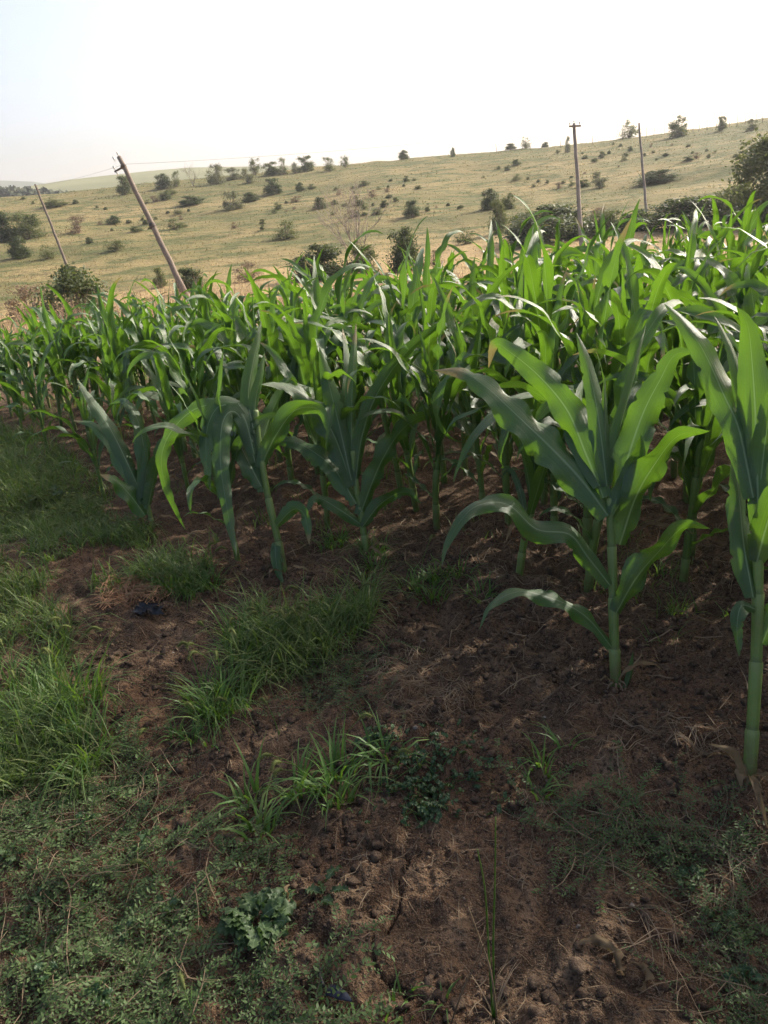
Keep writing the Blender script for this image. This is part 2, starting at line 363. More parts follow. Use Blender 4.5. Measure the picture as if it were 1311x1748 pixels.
M['creeper'] = leafy('creeping_weed', (0.030, 0.062, 0.020), (0.078, 0.122, 0.042), (0.12, 0.21, 0.035), tw=0.3, rough=0.6, spec=0.25, scale=4)
M['creeper_stem'] = solid('creeper_stem', (0.05, 0.048, 0.028), (0.11, 0.09, 0.055), 10, 0.8, 0.1)
M['lobed'] = leafy('lobed_weed', (0.026, 0.054, 0.018), (0.055, 0.092, 0.034), (0.08, 0.15, 0.03), tw=0.28, rough=0.55, spec=0.3, scale=25, midrib=(0.20, 0.27, 0.15))
M['bind'] = leafy('bindweed_leaf', (0.022, 0.054, 0.018), (0.046, 0.090, 0.030), (0.08, 0.16, 0.025), tw=0.28, rough=0.45, spec=0.4, scale=25, midrib=(0.12, 0.18, 0.09))
M['straw'] = leafy('straw', (0.085, 0.060, 0.036), (0.27, 0.20, 0.13), (0.20, 0.15, 0.08), tw=0.2, rough=0.75, spec=0.25, scale=9)
M['clod'] = solid('soil_clod', (0.034, 0.022, 0.015), (0.130, 0.090, 0.060), 55, 0.95, 0.6, spec=0.15)
M['pebble'] = solid('pebble', (0.12, 0.10, 0.08), (0.24, 0.21, 0.18), 20, 0.85, 0.2)
M['wood'] = solid('weathered_wood', (0.095, 0.072, 0.055), (0.21, 0.165, 0.13), 6, 0.9, 0.6, stretch=(6, 6, 0.5))
M['concrete'] = solid('pole_concrete', (0.17, 0.14, 0.115), (0.27, 0.23, 0.19), 3, 0.9, 0.4)
M['iron'] = solid('rusty_iron', (0.05, 0.04, 0.035), (0.10, 0.07, 0.05), 12, 0.7, 0.3)
M['porcelain'] = solid('porcelain', (0.50, 0.49, 0.46), (0.62, 0.60, 0.57), 4, 0.3, 0.05)
M['wire'] = solid('wire', (0.16, 0.16, 0.16), (0.22, 0.22, 0.22), 4, 0.5, 0.05)
M['plastic'] = solid('blue_black_plastic', (0.008, 0.010, 0.017), (0.014, 0.018, 0.031), 9, 0.75, 0.2, spec=0.15)
M['black_plastic'] = solid('black_plastic', (0.008, 0.008, 0.009), (0.016, 0.016, 0.018), 9, 0.45, 0.4)
M['bark'] = solid('bark', (0.10, 0.075, 0.055), (0.22, 0.17, 0.13), 9, 0.95, 0.6)
M['dead_twig'] = solid('dead_twig', (0.20, 0.165, 0.13), (0.32, 0.27, 0.22), 9, 0.95, 0.3)
BUSHM = {
    'dark': leafy('bush_dark', (0.030, 0.045, 0.018), (0.078, 0.098, 0.040), (0.12, 0.16, 0.035), tw=0.25, rough=0.6, spec=0.25, scale=0.9),
    'olive': leafy('bush_olive', (0.050, 0.065, 0.026), (0.115, 0.130, 0.052), (0.17, 0.20, 0.05), tw=0.28, rough=0.65, spec=0.2, scale=0.9),
    'grey': leafy('bush_grey', (0.085, 0.095, 0.055), (0.165, 0.170, 0.100), (0.20, 0.21, 0.09), tw=0.28, rough=0.7, spec=0.2, scale=0.9),
    'dry': leafy('bush_dry', (0.13, 0.090, 0.062), (0.26, 0.19, 0.125), (0.28, 0.20, 0.11), tw=0.25, rough=0.8, spec=0.15, scale=0.9),
}

# ------------------------------------------------------------------ ground and hillside: one polar sheet cut where the field ends
def polar_sheet(name, radii, angs, fine, mat):
    Rr, A = np.meshgrid(radii, angs, indexing='ij')
    x = Rr * np.sin(A); y = Rr * np.cos(A); z = height(x, y, fine)
    V = np.stack([x, y, z], -1).reshape(-1, 3); n, k = Rr.shape
    i = np.arange(n - 1)[:, None] * k; j = np.arange(k - 1)[None]
    Fc = np.stack([i + j, i + j + k, i + j + k + 1, i + j + 1], -1).reshape(-1, 4)
    return mesh_np(name, V, Fc, mat)
RCUT = 22.0
fan = np.radians(np.concatenate([np.arange(-180, -62, 4.0), np.linspace(-62, 50, 640), np.arange(54, 180.1, 4.0)]))
fan[-1] = math.pi
g = obj('ground', polar_sheet('ground', np.concatenate([[0.02, 0.3, 0.5, 0.65], np.geomspace(0.75, RCUT, 560)]), fan, True, M['soil']))
tag(g, 'bare reddish brown soil of the corn field and its verge', 'soil', kind='structure')
fan2 = np.radians(np.concatenate([np.arange(-180, -50, 4.0), np.linspace(-50, 50, 420), np.arange(54, 180.1, 4.0)])); fan2[-1] = math.pi
g = obj('hillside', polar_sheet('hillside', np.concatenate([np.geomspace(RCUT - 0.25, 60, 90), np.linspace(61, 330, 200), [400, 520, 700, 1000, 1300, 1600]]), fan2, False, M['hill']))
g.location.z = -0.02
tag(g, 'dry grassy hillside rising behind the corn field', 'hillside', kind='structure')

def ridge(name, dist, xs, ys, depth_m, mat, label, base_drop=60):
    """a far hill: its skyline follows the photographed one, with a real slope in front and behind"""
    px = np.linspace(xs[0], xs[-1], 160); py = np.interp(px, xs, ys)
    V = []; prof = [(-1.0, 1.0), (-0.72, 0.80), (-0.48, 0.55), (-0.28, 0.30), (-0.12, 0.09), (0, 0), (0.15, 0.07), (0.5, 0.4), (1, 1)]
    for a, b in zip(px, py):
        d = ray(a, b); d = d / math.hypot(d[0], d[1])
        for o, dr in prof:
            p = EYE + d * dist; q = p + np.array([d[0], d[1], 0]) * o * depth_m
            q[2] = p[2] - dr * base_drop + float(vnoise(q[0] / 60, q[1] / 60, 3)) * 3.0 * (dr > 0); V.append(q)
    k = len(prof); n = len(px)
    i = np.arange(n - 1)[:, None] * k; j = np.arange(k - 1)[None]
    Fc = np.stack([i + j, i + j + k, i + j + k + 1, i + j + 1], -1).reshape(-1, 4)
    return tag(obj(name, mesh_np(name, V, Fc, mat)), label, 'hill', kind='structure')
def field_mat(name, a, b, sc):
    m, n, out = new_mat(name); pos = nd(n, 'ShaderNodeNewGeometry').outputs['Position']
    mp = nd(n, 'ShaderNodeMapping'); mp.inputs['Scale'].default_value = (0.4, 1.0, 2.0); n.links.new(pos, mp.inputs[0])
    col = ramp(n, noise(n, mp.outputs[0], sc, 5), [(0.35, a), (0.65, b)])
    p = nd(n, 'ShaderNodeBsdfPrincipled'); n.links.new(col, p.inputs['Base Color']); p.inputs['Roughness'].default_value = 0.95; p.inputs['Specular IOR Level'].default_value = 0.1
    n.links.new(p.outputs[0], out.inputs[0]); return m
M['far_field'] = field_mat('far_field', (0.10, 0.11, 0.05), (0.19, 0.19, 0.085), 0.014)
M['far_dark'] = field_mat('far_dark', (0.055, 0.070, 0.045), (0.085, 0.095, 0.06), 0.02)
ridge('distant_hill', 640, [-300, -60, 0, 55, 110, 150, 252, 322, 428, 520, 700, 900], [345, 332, 326, 317, 308, 303, 292, 286, 284, 283, 284, 290], 220, M['far_field'], 'pale green farmland hill beyond the crest')
def woods(dist, xs, ys, label):
    px = np.linspace(xs[0], xs[-1], 420); py = np.interp(px, xs, ys); Q = []
    for a, b in zip(px, py):
        d = ray(a, b); d = d / math.hypot(d[0], d[1])
        for k in range(26):
            q = EYE + d * (dist + rng.uniform(0, 30)); q[2] -= rng.uniform(-0.6, 7) + 0.8 * math.sin(a * .23); q[:2] += rng.normal(0, .8, 2); Q.append(q)
    Q = np.array(Q); m = len(Q); t = unit(rng.normal(size=(m, 3))); b = unit(np.cross(t, rng.normal(size=(m, 3)))); s = rng.uniform(.4, 1.2, m)[:, None]
    V = np.stack([Q - t * s, Q + b * s, Q + t * s, Q - b * s], 1).reshape(-1, 3)
    return tag(obj('distant_woods', mesh_np('distant_woods', V, np.arange(m * 4).reshape(-1, 4), M['far_dark'], None, False)), label, 'woods', kind='stuff')
woods(330, [-160, 0, 65, 100, 140], [322, 325, 328, 333, 341], 'dark belt of far trees behind the crest past the thin leaning pole')
ridge('distant_hill', 1250, [-400, -60, 0, 55, 110, 200, 300, 500], [312, 309, 308, 310, 318, 326, 330, 332], 260, M['far_dark'], 'dark blue wooded hill on the far skyline', 70)

# ------------------------------------------------------------------ bushes and trees
def crown_mesh(name, mat, nleaf, lump, seed, squash=1.0, leaf=0.05, spread=0.85, gaps=0.25, tall=1.0, loose=0.0):
    r = np.random.default_rng(seed)
    # lumps: clumps of leaves at the branch ends, unit height and width
    C = []
    for k in range(lump):
        a = r.uniform(0, 2 * math.pi); q = math.sqrt(r.uniform(0, 1)) * 0.40 * spread; zz = r.uniform(0.02, 0.84) * (0.45 if k % 5 < 2 else 1)
        q *= (1.08 - 0.75 * max(zz - 0.45, 0)); C.append([q * math.cos(a), q * math.sin(a), zz * tall, r.uniform(0.09, 0.22) * (1.1 - 0.45 * zz)])
    C = np.array(C); pick = r.integers(0, lump, nleaf); d = unit(r.normal(size=(nleaf, 3)))
    rad = C[pick, 3] * np.clip(r.normal(0.82, 0.24 + loose, nleaf), 0.1, 1.9)
    P = C[pick, :3] + d * rad[:, None] * np.array([1.15, 1.15, 0.85]); P[:, 2] = np.maximum(P[:, 2], 0.02)
    nrm = unit(d * 0.6 + r.normal(size=(nleaf, 3)) * 0.8 + np.array([0, 0, 0.35])); t = unit(np.cross(nrm, r.normal(size=(nleaf, 3)))); b = np.cross(nrm, t)
    s = leaf * r.uniform(0.55, 1.35, nleaf)[:, None]
    V = np.stack([P - t * s, P + b * s * 0.55, P + t * s, P - b * s * 0.55], 1).reshape(-1, 3)
    V[:, 2] = np.maximum(V[:, 2], 0.0) * squash
    return mesh_np(name, V, np.arange(nleaf * 4).reshape(-1, 4), mat, np.tile([[.5, 0], [1, .5], [.5, 1], [0, .5]], (nleaf, 1)), False), C
def branch_mesh(name, mat, C, seed, thick=0.022):
    r = np.random.default_rng(seed); mb = MB()
    for c in C:
        p0 = np.array([r.normal(0, 0.025), r.normal(0, 0.025), -0.03]); p2 = c[:3]; p1 = p0 * 0.4 + p2 * 0.5 + np.array([0, 0, 0.06]) + r.normal(0, 0.03, 3)
        P = catmull([p0, p1, p2], 6); mb.add(*tube(P, thick * np.linspace(1, 0.25, 6) * r.uniform(0.5, 1), 5))
        for q in range(2):
            e = p2 + r.normal(0, 0.09, 3); mb.add(*tube(catmull([P[3], (P[4] + e) / 2 + r.normal(0, .02, 3), e], 4), thick * 0.3 * np.linspace(1, .3, 4), 4))
    return mb.mesh(name, mat)
PROTO = {}
def proto(kind, mat, n, nleaf, lump, leaf, bark='bark', **kw):
    out = []
    for i in range(n):
        seed = abs(hash_str(kind)) % 9999 + i * 17
        cm, C = crown_mesh('crown', BUSHM[mat], nleaf, lump, seed, leaf=leaf, **kw)
        out.append((cm, branch_mesh('stem', M[bark], C[: 14], seed + 1)))
    PROTO[kind] = out
def hash_str(s): return sum((i + 3) * ord(c) * 131 for i, c in enumerate(s))
proto('dark', 'dark', 3, 7000, 40, 0.027, loose=0.08)
proto('olive', 'olive', 3, 6000, 38, 0.027, loose=0.16)
proto('grey', 'grey', 3, 3600, 26, 0.028, loose=0.18)
proto('dry', 'dry', 3, 2200, 26, 0.024, loose=0.25)
proto('sparse', 'olive', 3, 2400, 26, 0.026, loose=0.3)
_bi = 0
def bush(px, py, wpx, hpx, kind, label, group=None, name='bush', cat='bush'):
    global _bi; _bi += 1
    p = at(px, py); k = depth(p) / FPX
    e = empty(name, p, (_bi * 2.399) % 6.28); e.scale = (wpx * k / 0.95, wpx * k / 0.95, hpx * k / 0.98)
    c, s = PROTO[kind][_bi % len(PROTO[kind])]
    obj('crown', c, e); obj('stem', s, e)
    return tag(e, label, cat, group)
NAMED = [
 (135, 556, 130, 112, 'dark', 'big rounded olive bush beside the purple brown dry brush at the field end'),
 (330, 497, 56, 44, 'dark', 'dark green bush at the foot of the strongly leaning pole'),
 (275, 490, 26, 36, 'olive', 'small upright bush just before the foot of the strongly leaning pole'),
 (543, 478, 92, 66, 'dark', 'broad dark bush behind the corn, next to the bare tree'),
 (622, 468, 62, 52, 'olive', 'bushy growth round the foot of the bare tree'),
 (694, 462, 62, 76, 'dark', 'dark bush peeking above the corn beyond the bare tree'),
 (935, 412, 150, 66, 'dark', 'long low dark thicket at the foot of the crossarm pole'),
 (852, 400, 36, 58, 'olive', 'upright grey green bush at the end of the long dark thicket'),
 (837, 357, 36, 36, 'dark', 'dense dark bush on the lower slope above the long thicket'),
 (868, 357, 26, 28, 'olive', 'lighter bush touching the dense dark bush on the lower slope'),
 (1150, 390, 120, 54, 'dark', 'wide dark bush in the strip past the plain concrete pole'),
 (1092, 392, 64, 36, 'dark', 'low bush at the foot of the plain concrete pole'),
 (1240, 376, 110, 66, 'olive', 'rounded bush leaning against the tall tree at the frame edge'),
 (703, 370, 30, 30, 'dark', 'solitary ball of dark bush on the lower slope beyond the bare tree'),
 (546, 357, 28, 21, 'dark', 'compact dark bush alone on the open mid slope'),
 (490, 408, 48, 32, 'sparse', 'thin twiggy bush on the lower slope before the bare tree'),
 (468, 332, 34, 30, 'dark', 'dark bush below the row on the crest'),
 (398, 358, 38, 34, 'grey', 'pale silvery bush on the upper slope below the crest row'),
 (428, 344, 32, 17, 'dark', 'low dark bush between the pale silvery bush and the crest row'),
 (330, 350, 46, 17, 'dark', 'low dark patch of scrub above the leaning pole'),
 (136, 398, 40, 30, 'dry', 'purple grey leafless thicket between the two leaning poles'),
 (194, 382, 28, 15, 'dark', 'low dark bush halfway along the strongly leaning pole'),
 (197, 428, 40, 20, 'sparse', 'sparse dry bush below the strongly leaning pole on the slope'),
 (38, 440, 40, 38, 'dark', 'dark bush below the green thicket at the frame edge'),
 (4, 412, 48, 56, 'dark', 'dark green bush cut by the frame edge'),
 (50, 408, 64, 44, 'olive', 'wide green thicket behind the thin leaning pole'),
 (82, 442, 28, 26, 'sparse', 'loose bush just behind the foot of the thin leaning pole'),
 (95, 352, 46, 12, 'olive', 'flat strip of scrub near the top of the thin leaning pole'),
 (216, 332, 34, 32, 'olive', 'rounded bush on the crest behind the strongly leaning pole'),
 (280, 321, 30, 25, 'dark', 'dark bush on the crest just past the strongly leaning pole'),
 (302, 319, 20, 28, 'sparse', 'thin bush between two crest bushes past the leaning pole'),
 (370, 314, 34, 36, 'grey', 'tall grey green bush on the crest next to the bare crest tree'),
 (399, 307, 32, 22, 'grey', 'low grey green bush in the middle of the crest row'),
 (424, 312, 26, 27, 'grey', 'rounded silvery bush at the lower edge of the crest row'),
 (437, 299, 26, 31, 'sparse', 'tallest bush of the crest row, against the sky'),
 (463, 299, 32, 23, 'olive', 'broad bush of the crest row next to its tallest'),
 (484, 298, 20, 30, 'sparse', 'narrow upright bush of the crest row'),
 (504, 296, 16, 20, 'sparse', 'small thin bush of the crest row'),
 (522, 293, 30, 28, 'olive', 'last full bush of the crest row before the gap'),
 (563, 292, 28, 25, 'sparse', 'bush alone on the skyline past the crest row'),
 (589, 286, 18, 21, 'sparse', 'feathery bush on the skyline, second past the crest row'),
 (690, 272, 20, 16, 'dark', 'dark low bush on the bare middle of the skyline'),
 (773, 268, 9, 17, 'dark', 'thin dark sapling on the skyline'),
 (872, 253, 20, 11, 'dark', 'flat dark bush on the skyline near the crossarm pole'),
 (897, 250, 18, 21, 'sparse', 'upright bush on the skyline near the crossarm pole'),
 (930, 245, 12, 10, 'dark', 'tiny bush on the skyline touching the crossarm pole side'),
 (969, 260, 11, 29, 'grey', 'slender grey shrub right behind the crossarm pole'),
 (1074, 233, 38, 32, 'sparse', 'twiggy grey bush behind the top of the plain concrete pole'),
 (1158, 233, 36, 35, 'olive', 'largest round bush on the skyline beside the fence posts'),
 (1232, 223, 18, 24, 'olive', 'small bush among the fence posts on the skyline'),
 (1283, 222, 22, 20, 'grey', 'pale bush among the last fence posts on the skyline'),
 (1023, 320, 28, 30, 'grey', 'pale bush on the mid slope between the two concrete poles'),
 (1119, 312, 74, 22, 'dark', 'long strip of dark scrub behind the plain concrete pole'),
 (1020, 368, 34, 14, 'dry', 'dry brown bush between the two concrete poles'),
 (740, 452, 40, 26, 'dry', 'dry brush patch just behind the corn tops past the dark bush'),
 (425, 480, 60, 34, 'dry', 'pinkish dry brush behind the corn past the leaning pole'),
 (52, 548, 90, 62, 'dry', 'purple brown dry brush next to the big rounded olive bush'),
]
for b in NAMED: bush(*b, group='bushes on the hillside')
for px, py, a, b, k in [(985, 404, 74, 42, 'dark'), (1035, 400, 74, 40, 'olive'), (1198, 386, 84, 52, 'dark'), (1282, 378, 84, 66, 'olive'), (900, 408, 64, 46, 'olive'), (795, 416, 40, 26, 'sparse'), (1065, 396, 60, 34, 'dark')]:
    bush(px, py, a, b, k, 'bush merging into the long green belt just behind the corn', 'bushes of the green belt behind the corn')
# scattered small scrub that nothing tells apart
scr = []
for k in range(1500):
    px, py = rng.uniform(0, 1311), rng.uniform(215, 430)
    crest = np.interp(px, _CX, _CY); foot = 440 - px * 0.10
    if py < crest + 6 or py > foot or vnoise(px / 95, py / 26, 88) < -.07: continue
    if any(abs(px - b[0]) < b[2] * 0.6 + 6 and abs(py - b[1] + b[3] / 2) < b[3] * 0.7 + 5 for b in NAMED): continue
    if any((px - q[0]) ** 2 + (2 * (py - q[1])) ** 2 < 160 for q in scr): continue
    scr.append((px, py))
for px, py in scr[:130]:
    s = (4 + 10 * rng.uniform(0, 1) ** 2) * (0.75 + (py - 200) / 350)
    bush(px, py, s * rng.uniform(1.0, 1.7), s * rng.uniform(0.6, 1.1), ['dark', 'olive', 'sparse', 'dry', 'olive', 'dark'][int(rng.integers(0, 6))],
         'small low scrub bush, one of many dotting the dry slope', 'small scrub dotting the slope')
# the tree whose crown enters at the frame edge
def tree(px, py, wpx, hpx, kind, label):
    p = at(px, py); k = depth(p) / FPX; e = empty('tree', p, 1.1); r = np.random.default_rng(5)
    W, Hh = wpx * k, hpx * k
    cm, C = crown_mesh('crown', BUSHM[kind], 11000, 46, 77, leaf=0.024, loose=0.12)
    V = np.empty(len(cm.vertices) * 3, np.float32); cm.vertices.foreach_get('co', V); V = V.reshape(-1, 3) * [W, W, Hh]; cm.vertices.foreach_set('co', V.ravel()); cm.update()
    obj('crown', cm, e)
    mb = MB(); mb.add(*tube(catmull([[0, 0, -.2], [.05, .03, Hh * .25], [.0, .1, Hh * .55]], 8), np.linspace(.16, .07, 8), 9))
    for c in C[:22]: mb.add(*tube(catmull([[.02, .03, Hh * .22], c[:3] * [W, W, Hh] * .55 + [0, 0, Hh * .15], c[:3] * [W, W, Hh]], 6), np.linspace(.06, .012, 6), 6))
    obj('trunk', mb.mesh('trunk', M['bark']), e)
    return tag(e, label, 'tree')
tree(1318, 380, 175, 150, 'olive', 'tall grey green tree cut by the frame edge above the corn')

def bare_tree(px, py, wpx, hpx, label, seed, gens=4, name='bare_tree'):
    p = at(px, py); k = depth(p) / FPX; Hh = hpx * k; W = wpx * k; r = np.random.default_rng(seed)
    e = empty(name, p); stem = MB(); tw = MB()
    def grow(a, d, ln, rad, gen):
        n = 5; P = [a]
        dd = d.copy()
        for _ in range(n):
            dd = unit(dd + r.normal(0, 0.09, 3) + np.array([0, 0, 0.05])); P.append(P[-1] + dd * ln / n)
        P = np.array(P); (stem if gen < 2 else tw).add(*tube(P, rad * np.linspace(1, 0.55, n + 1), 6 if gen < 2 else 4))
        if gen >= gens: return
        for q in range(4 if gen else 0):
            i = int(r.integers(2, n + 1)); nd_ = unit(dd * 1.0 + unit(r.normal(size=3)) * 0.75 + np.array([0, 0, 0.12]))
            grow(P[i], nd_, ln * r.uniform(0.45, 0.72), rad * 0.5, gen + 1)
    for q in range(7):
        a = q / 7 * 6.28 + r.uniform(-.3, .3); sp = r.uniform(0.15, 0.75) * W / Hh * 1.1
        grow(np.array([0, 0, -0.05]), unit(np.array([math.cos(a) * sp, math.sin(a) * sp, 1.0])), Hh * r.uniform(0.38, 0.58), Hh * 0.0065, 1)
    obj('trunk', stem.mesh('trunk', M['dead_twig']), e); obj('crown', tw.mesh('crown', M['dead_twig']), e)
    return tag(e, label, 'tree')
bare_tree(612, 462, 95, 168, 'leafless many stemmed bare tree standing behind the corn', 3)
bare_tree(330, 318, 30, 44, 'small leafless grey tree on the crest', 8, 3)

# ------------------------------------------------------------------ poles, wires, fence
def frame_to(d):
    z = unit(np.array(d)); x = unit(np.cross([0, 1, 0.001], z)); y = np.cross(z, x); return np.stack([x, y, z], 1)
def pole(base_px, top_px, r0, r1, mat, label, arm=None, name='utility_pole', lean_dep=0.0):
    p = at(*base_px); dep = depth(p); q = lift(top_px[0], top_px[1], dep + lean_dep)
    e = empty(name, p); d = q - p; ln = float(np.linalg.norm(d)); B = frame_to(d); r = np.random.default_rng(int(base_px[0]))
    P = np.linspace(-0.5 / ln, 1, 14)[:, None] * d; P[1:-1] += r.normal(0, 0.012, (12, 3))
    mb = MB(); mb.add(*tube(P, np.linspace(r0, r1, 14), 12)); obj('shaft', mb.mesh('shaft', M[mat]), e)
    if arm == 'cross':
        c = d * (1 - 0.22 / ln)
        mb = MB(); mb.add(*box(c + B[:, 1] * -(r1 + 0.05), (0.70, 0.08, 0.08), B)); obj('crossarm', mb.mesh('crossarm', M['wood'], False), e)
        for s in (-0.29, 0.29):
            mb = MB(); b0 = c + B[:, 0] * s - B[:, 1] * (r1 + 0.05)
            mb.add(*tube(np.array([b0 + B[:, 2] * h for h in (0.045, 0.10, 0.12, 0.15, 0.17, 0.22, 0.25)]), [.012, .012, .05, .03, .05, .045, .015], 8)); obj('insulator', mb.mesh('insulator', M['porcelain']), e)
        mb = MB(); b0 = d; mb.add(*tube(np.array([b0 + B[:, 2] * h for h in (-0.02, 0.08, 0.10, 0.14, 0.17, 0.2)]), [.012, .012, .05, .04, .05, .015], 8)); obj('insulator', mb.mesh('insulator', M['porcelain']), e)
    if arm == 'bracket':
        c = d * (1 - 0.55 / ln)
        mb = MB(); mb.add(*tube(np.array([c + B[:, 2] * h for h in (-.07, -.06, .06, .07)]), [r1 * 1.1, r1 * 1.35, r1 * 1.35, r1 * 1.1], 12)); obj('band', mb.mesh('band', M['iron']), e)
        a0 = c - B[:, 0] * (r1 + .36)
        mb = MB(); mb.add(*box((c + a0) / 2, (0.62, 0.07, 0.07), B)); obj('bracket_arm', mb.mesh('bracket_arm', M['iron'], False), e)
        for o, h0 in ((a0, .03), (a0 + B[:, 0] * .03, -.30), (c * 0 + d - B[:, 0] * (r1 + .16), -.1), (d + B[:, 0] * 0.02, .0)):
            mb = MB(); mb.add(*tube(np.array([o + B[:, 2] * (h0 + h) for h in (0, 0.10, 0.12, 0.16, 0.19, 0.25, 0.28)]), [.014, .014, .055, .035, .055, .05, .015], 8)); obj('insulator', mb.mesh('insulator', M['porcelain']), e)
        mb = MB(); mb.add(*tube(np.array([d * t for t in (0.50, .505, .53, .535)]) , np.array([1, 1.25, 1.25, 1]) * (r0 + r1) / 2, 12)); obj('splice_band', mb.mesh('splice_band', M['iron']), e)
    return tag(e, label, 'pole', 'utility poles along the foot of the hill'), p, q
_, _, tA = pole((322, 512), (203, 268), 0.165, 0.115, 'wood', 'strongly leaning wooden utility pole with insulators at its top', 'bracket')
_, _, tB = pole((118, 462), (60, 315), 0.125, 0.085, 'wood', 'thin plain leaning wooden pole without crossarm beside the big olive bush')
_, _, tC = pole((993, 425), (980, 211), 0.140, 0.095, 'concrete', 'grey utility pole with a short crossarm rising above the corn', 'cross')
_, _, tD = pole((1104, 372), (1091, 210), 0.115, 0.080, 'concrete', 'plain grey concrete pole without crossarm, right of the crossarm pole'.replace(', right of', ' standing past'))
def wire(a, b, sag, label):
    t = np.linspace(0, 1, 30)[:, None]; P = a + (b - a) * t; P[:, 2] -= 4 * sag * (t * (1 - t))[:, 0]
    mb = MB(); mb.add(*tube(P, 0.006, 5)); return tag(obj('power_line', mb.mesh('power_line', M['wire'])), label, 'wire')
wire(tA + [0, 0, -.35], tC + [0, 0, -.1], 0.25, 'thin wire slung from the leaning pole to the crossarm pole')
wire(tB + [0, 0, -.05], tA + [0, 0, -.4], 0.15, 'thin wire slung between the two leaning poles')
pm = MB(); pm.add(*tube(np.array([[0, 0, -.3], [.01, 0, .5], [.0, .01, 1.0], [.02, 0, 1.55]]), [.055, .05, .05, .045], 7)); post_me = pm.mesh('fence_post', M['wood'])
for k, (px, py) in enumerate([(1063, 236), (1104, 232), (1116, 230), (1135, 228), (1172, 224), (1183, 223), (1193, 222), (1207, 220), (1222, 218), (1245, 214), (1258, 213), (1272, 211), (1290, 208), (1302, 206), (1012, 244), (957, 250), (905, 254), (848, 259)]):
    p = at(px, py + 2); o = obj('fence_post', post_me, None, p); o.rotation_euler = (rng.normal(0, .06), rng.normal(0, .06), k); o.scale = (1, 1, rng.uniform(.8, 1.25))
    tag(o, 'thin wooden fence post standing on the hill crest', 'post', 'fence posts along the hill crest')
p = at(597, 470); o = obj('fence_post', post_me, None, p); o.scale = (1, 1, .8); o.rotation_euler = (0.05, -.08, 0)
tag(o, 'short dark fence post next to the bare tree', 'post', 'fence posts along the hill crest')

# ------------------------------------------------------------------ dry grass and dead weeds behind the field
def terrain_scatter(n, r0, r1, a0, a1, power=1.0):
    r = (r0 ** power + (r1 ** power - r0 ** power) * rng.uniform(0, 1, n)) ** (1 / power); a = np.radians(rng.uniform(a0, a1, n))
    x = r * np.sin(a); y = r * np.cos(a); return np.stack([x, y, height(x, y) - 0.04], -1), r
B1, r1_ = terrain_scatter(34000, 26, 178, -33, 34, 1.25)
dens = fbm(B1[:, 0] / 3.0, B1[:, 1] / 2.0, 3, 71); keep = dens > -0.25; B1 = B1[keep]; r1_ = r1_[keep]
hh = rng.uniform(0.06, 0.24, len(B1)) * (0.8 + dens[keep]); V, Fc, uv = blades(B1, hh, rng.uniform(0, 6.28, len(B1)), rng.uniform(0.2, 1.3, len(B1)), 0.012 + r1_ * 0.0009, rows=2)
tag(obj('grass', mesh_np('hill_grass', V, Fc, M['hill_blade'], uv)), 'dry straw coloured grass covering the hillside', 'grass', kind='stuff')
B2, r2_ = terrain_scatter(9000, 11.8, 27, -36, 36, 1.0)
B2 = B2[fbm(B2[:, 0] / 1.5, B2[:, 1] / 1.5, 2, 5) > -0.15]; N2 = len(B2)
V, Fc, uv = blades(B2, rng.uniform(0.18, 0.75, N2) * (1 + 0.7 * (B2[:, 0] < -3)), rng.uniform(0, 6.28, N2), rng.uniform(0.1, 0.9, N2), rng.uniform(0.010, 0.024, N2), rows=2)
M['dead'] = leafy('dead_weeds', (0.17, 0.11, 0.082), (0.34, 0.245, 0.17), (0.34, 0.24, 0.15), tw=0.3, rough=0.8, spec=0.15, scale=0.7)
tag(obj('dry_weeds', mesh_np('dry_weeds', V, Fc, M['dead'], uv)), 'dead brown weeds standing between the corn and the hill', 'weeds', kind='stuff')

# ------------------------------------------------------------------ corn
def leaf_arrays(P, L, width, fold=0.35, wave=0.16, seed=0, twist=0.0, cols=5, base=0.45, kwave=3.2):
    """a maize blade along the spine P; L: sideways direction per spine point"""
    r = np.random.default_rng(seed); n = len(P); s = np.linspace(0, 1, n)
    T = unit(np.gradient(P, axis=0)); L = unit(L - T * (L * T).sum(-1, keepdims=True)); N = np.cross(T, L)
    a = twist * s ** 1.5; L, N = L * np.cos(a)[:, None] + N * np.sin(a)[:, None], N * np.cos(a)[:, None] - L * np.sin(a)[:, None]
    W = width * 0.5 * np.minimum(base + (1 - base) * np.sin(np.clip(s / 0.42, 0, 1) * math.pi / 2), 1) * np.power(np.clip(1 - s ** 2.6, 0, 1), 0.85)
    W = np.maximum(W, 0.0012)
    rag = 1 - .07 * r.uniform(0, 1, (2, n)); rag[r.uniform(0, 1, (2, n)) < .05] *= .72
    u = np.linspace(-1, 1, cols); f = fold * (1.15 - 0.75 * s)
    ph = r.uniform(0, 6.28, 2); V = np.zeros((n, cols, 3)); uv = np.zeros((n, cols, 2))
    env = np.sin(np.clip(s * 1.1, 0, 1) * math.pi) ** 0.7
    for c in range(cols):
        k = abs(u[c]); wv = wave * env * k * k * np.sin(kwave * 6.28 * s * (1 if u[c] < 0 else 1.13) + ph[0 if u[c] < 0 else 1]) * W
        V[:, c] = P + L * (u[c] * W * np.cos(f) * (rag[0 if u[c] < 0 else 1] if k > .9 else 1))[:, None] + N * (k * W * np.sin(f) * (0.6 + 0.4 * k) + wv * 1.6)[:, None]
        uv[:, c, 0] = (u[c] + 1) / 2; uv[:, c, 1] = s
    i = np.arange(n - 1)[:, None] * cols; j = np.arange(cols - 1)[None]
    Fc = np.stack([i + j, i + j + 1, i + j + cols + 1, i + j + cols], -1).reshape(-1, 4)
    return V.reshape(-1, 3), Fc, uv.reshape(-1, 2)
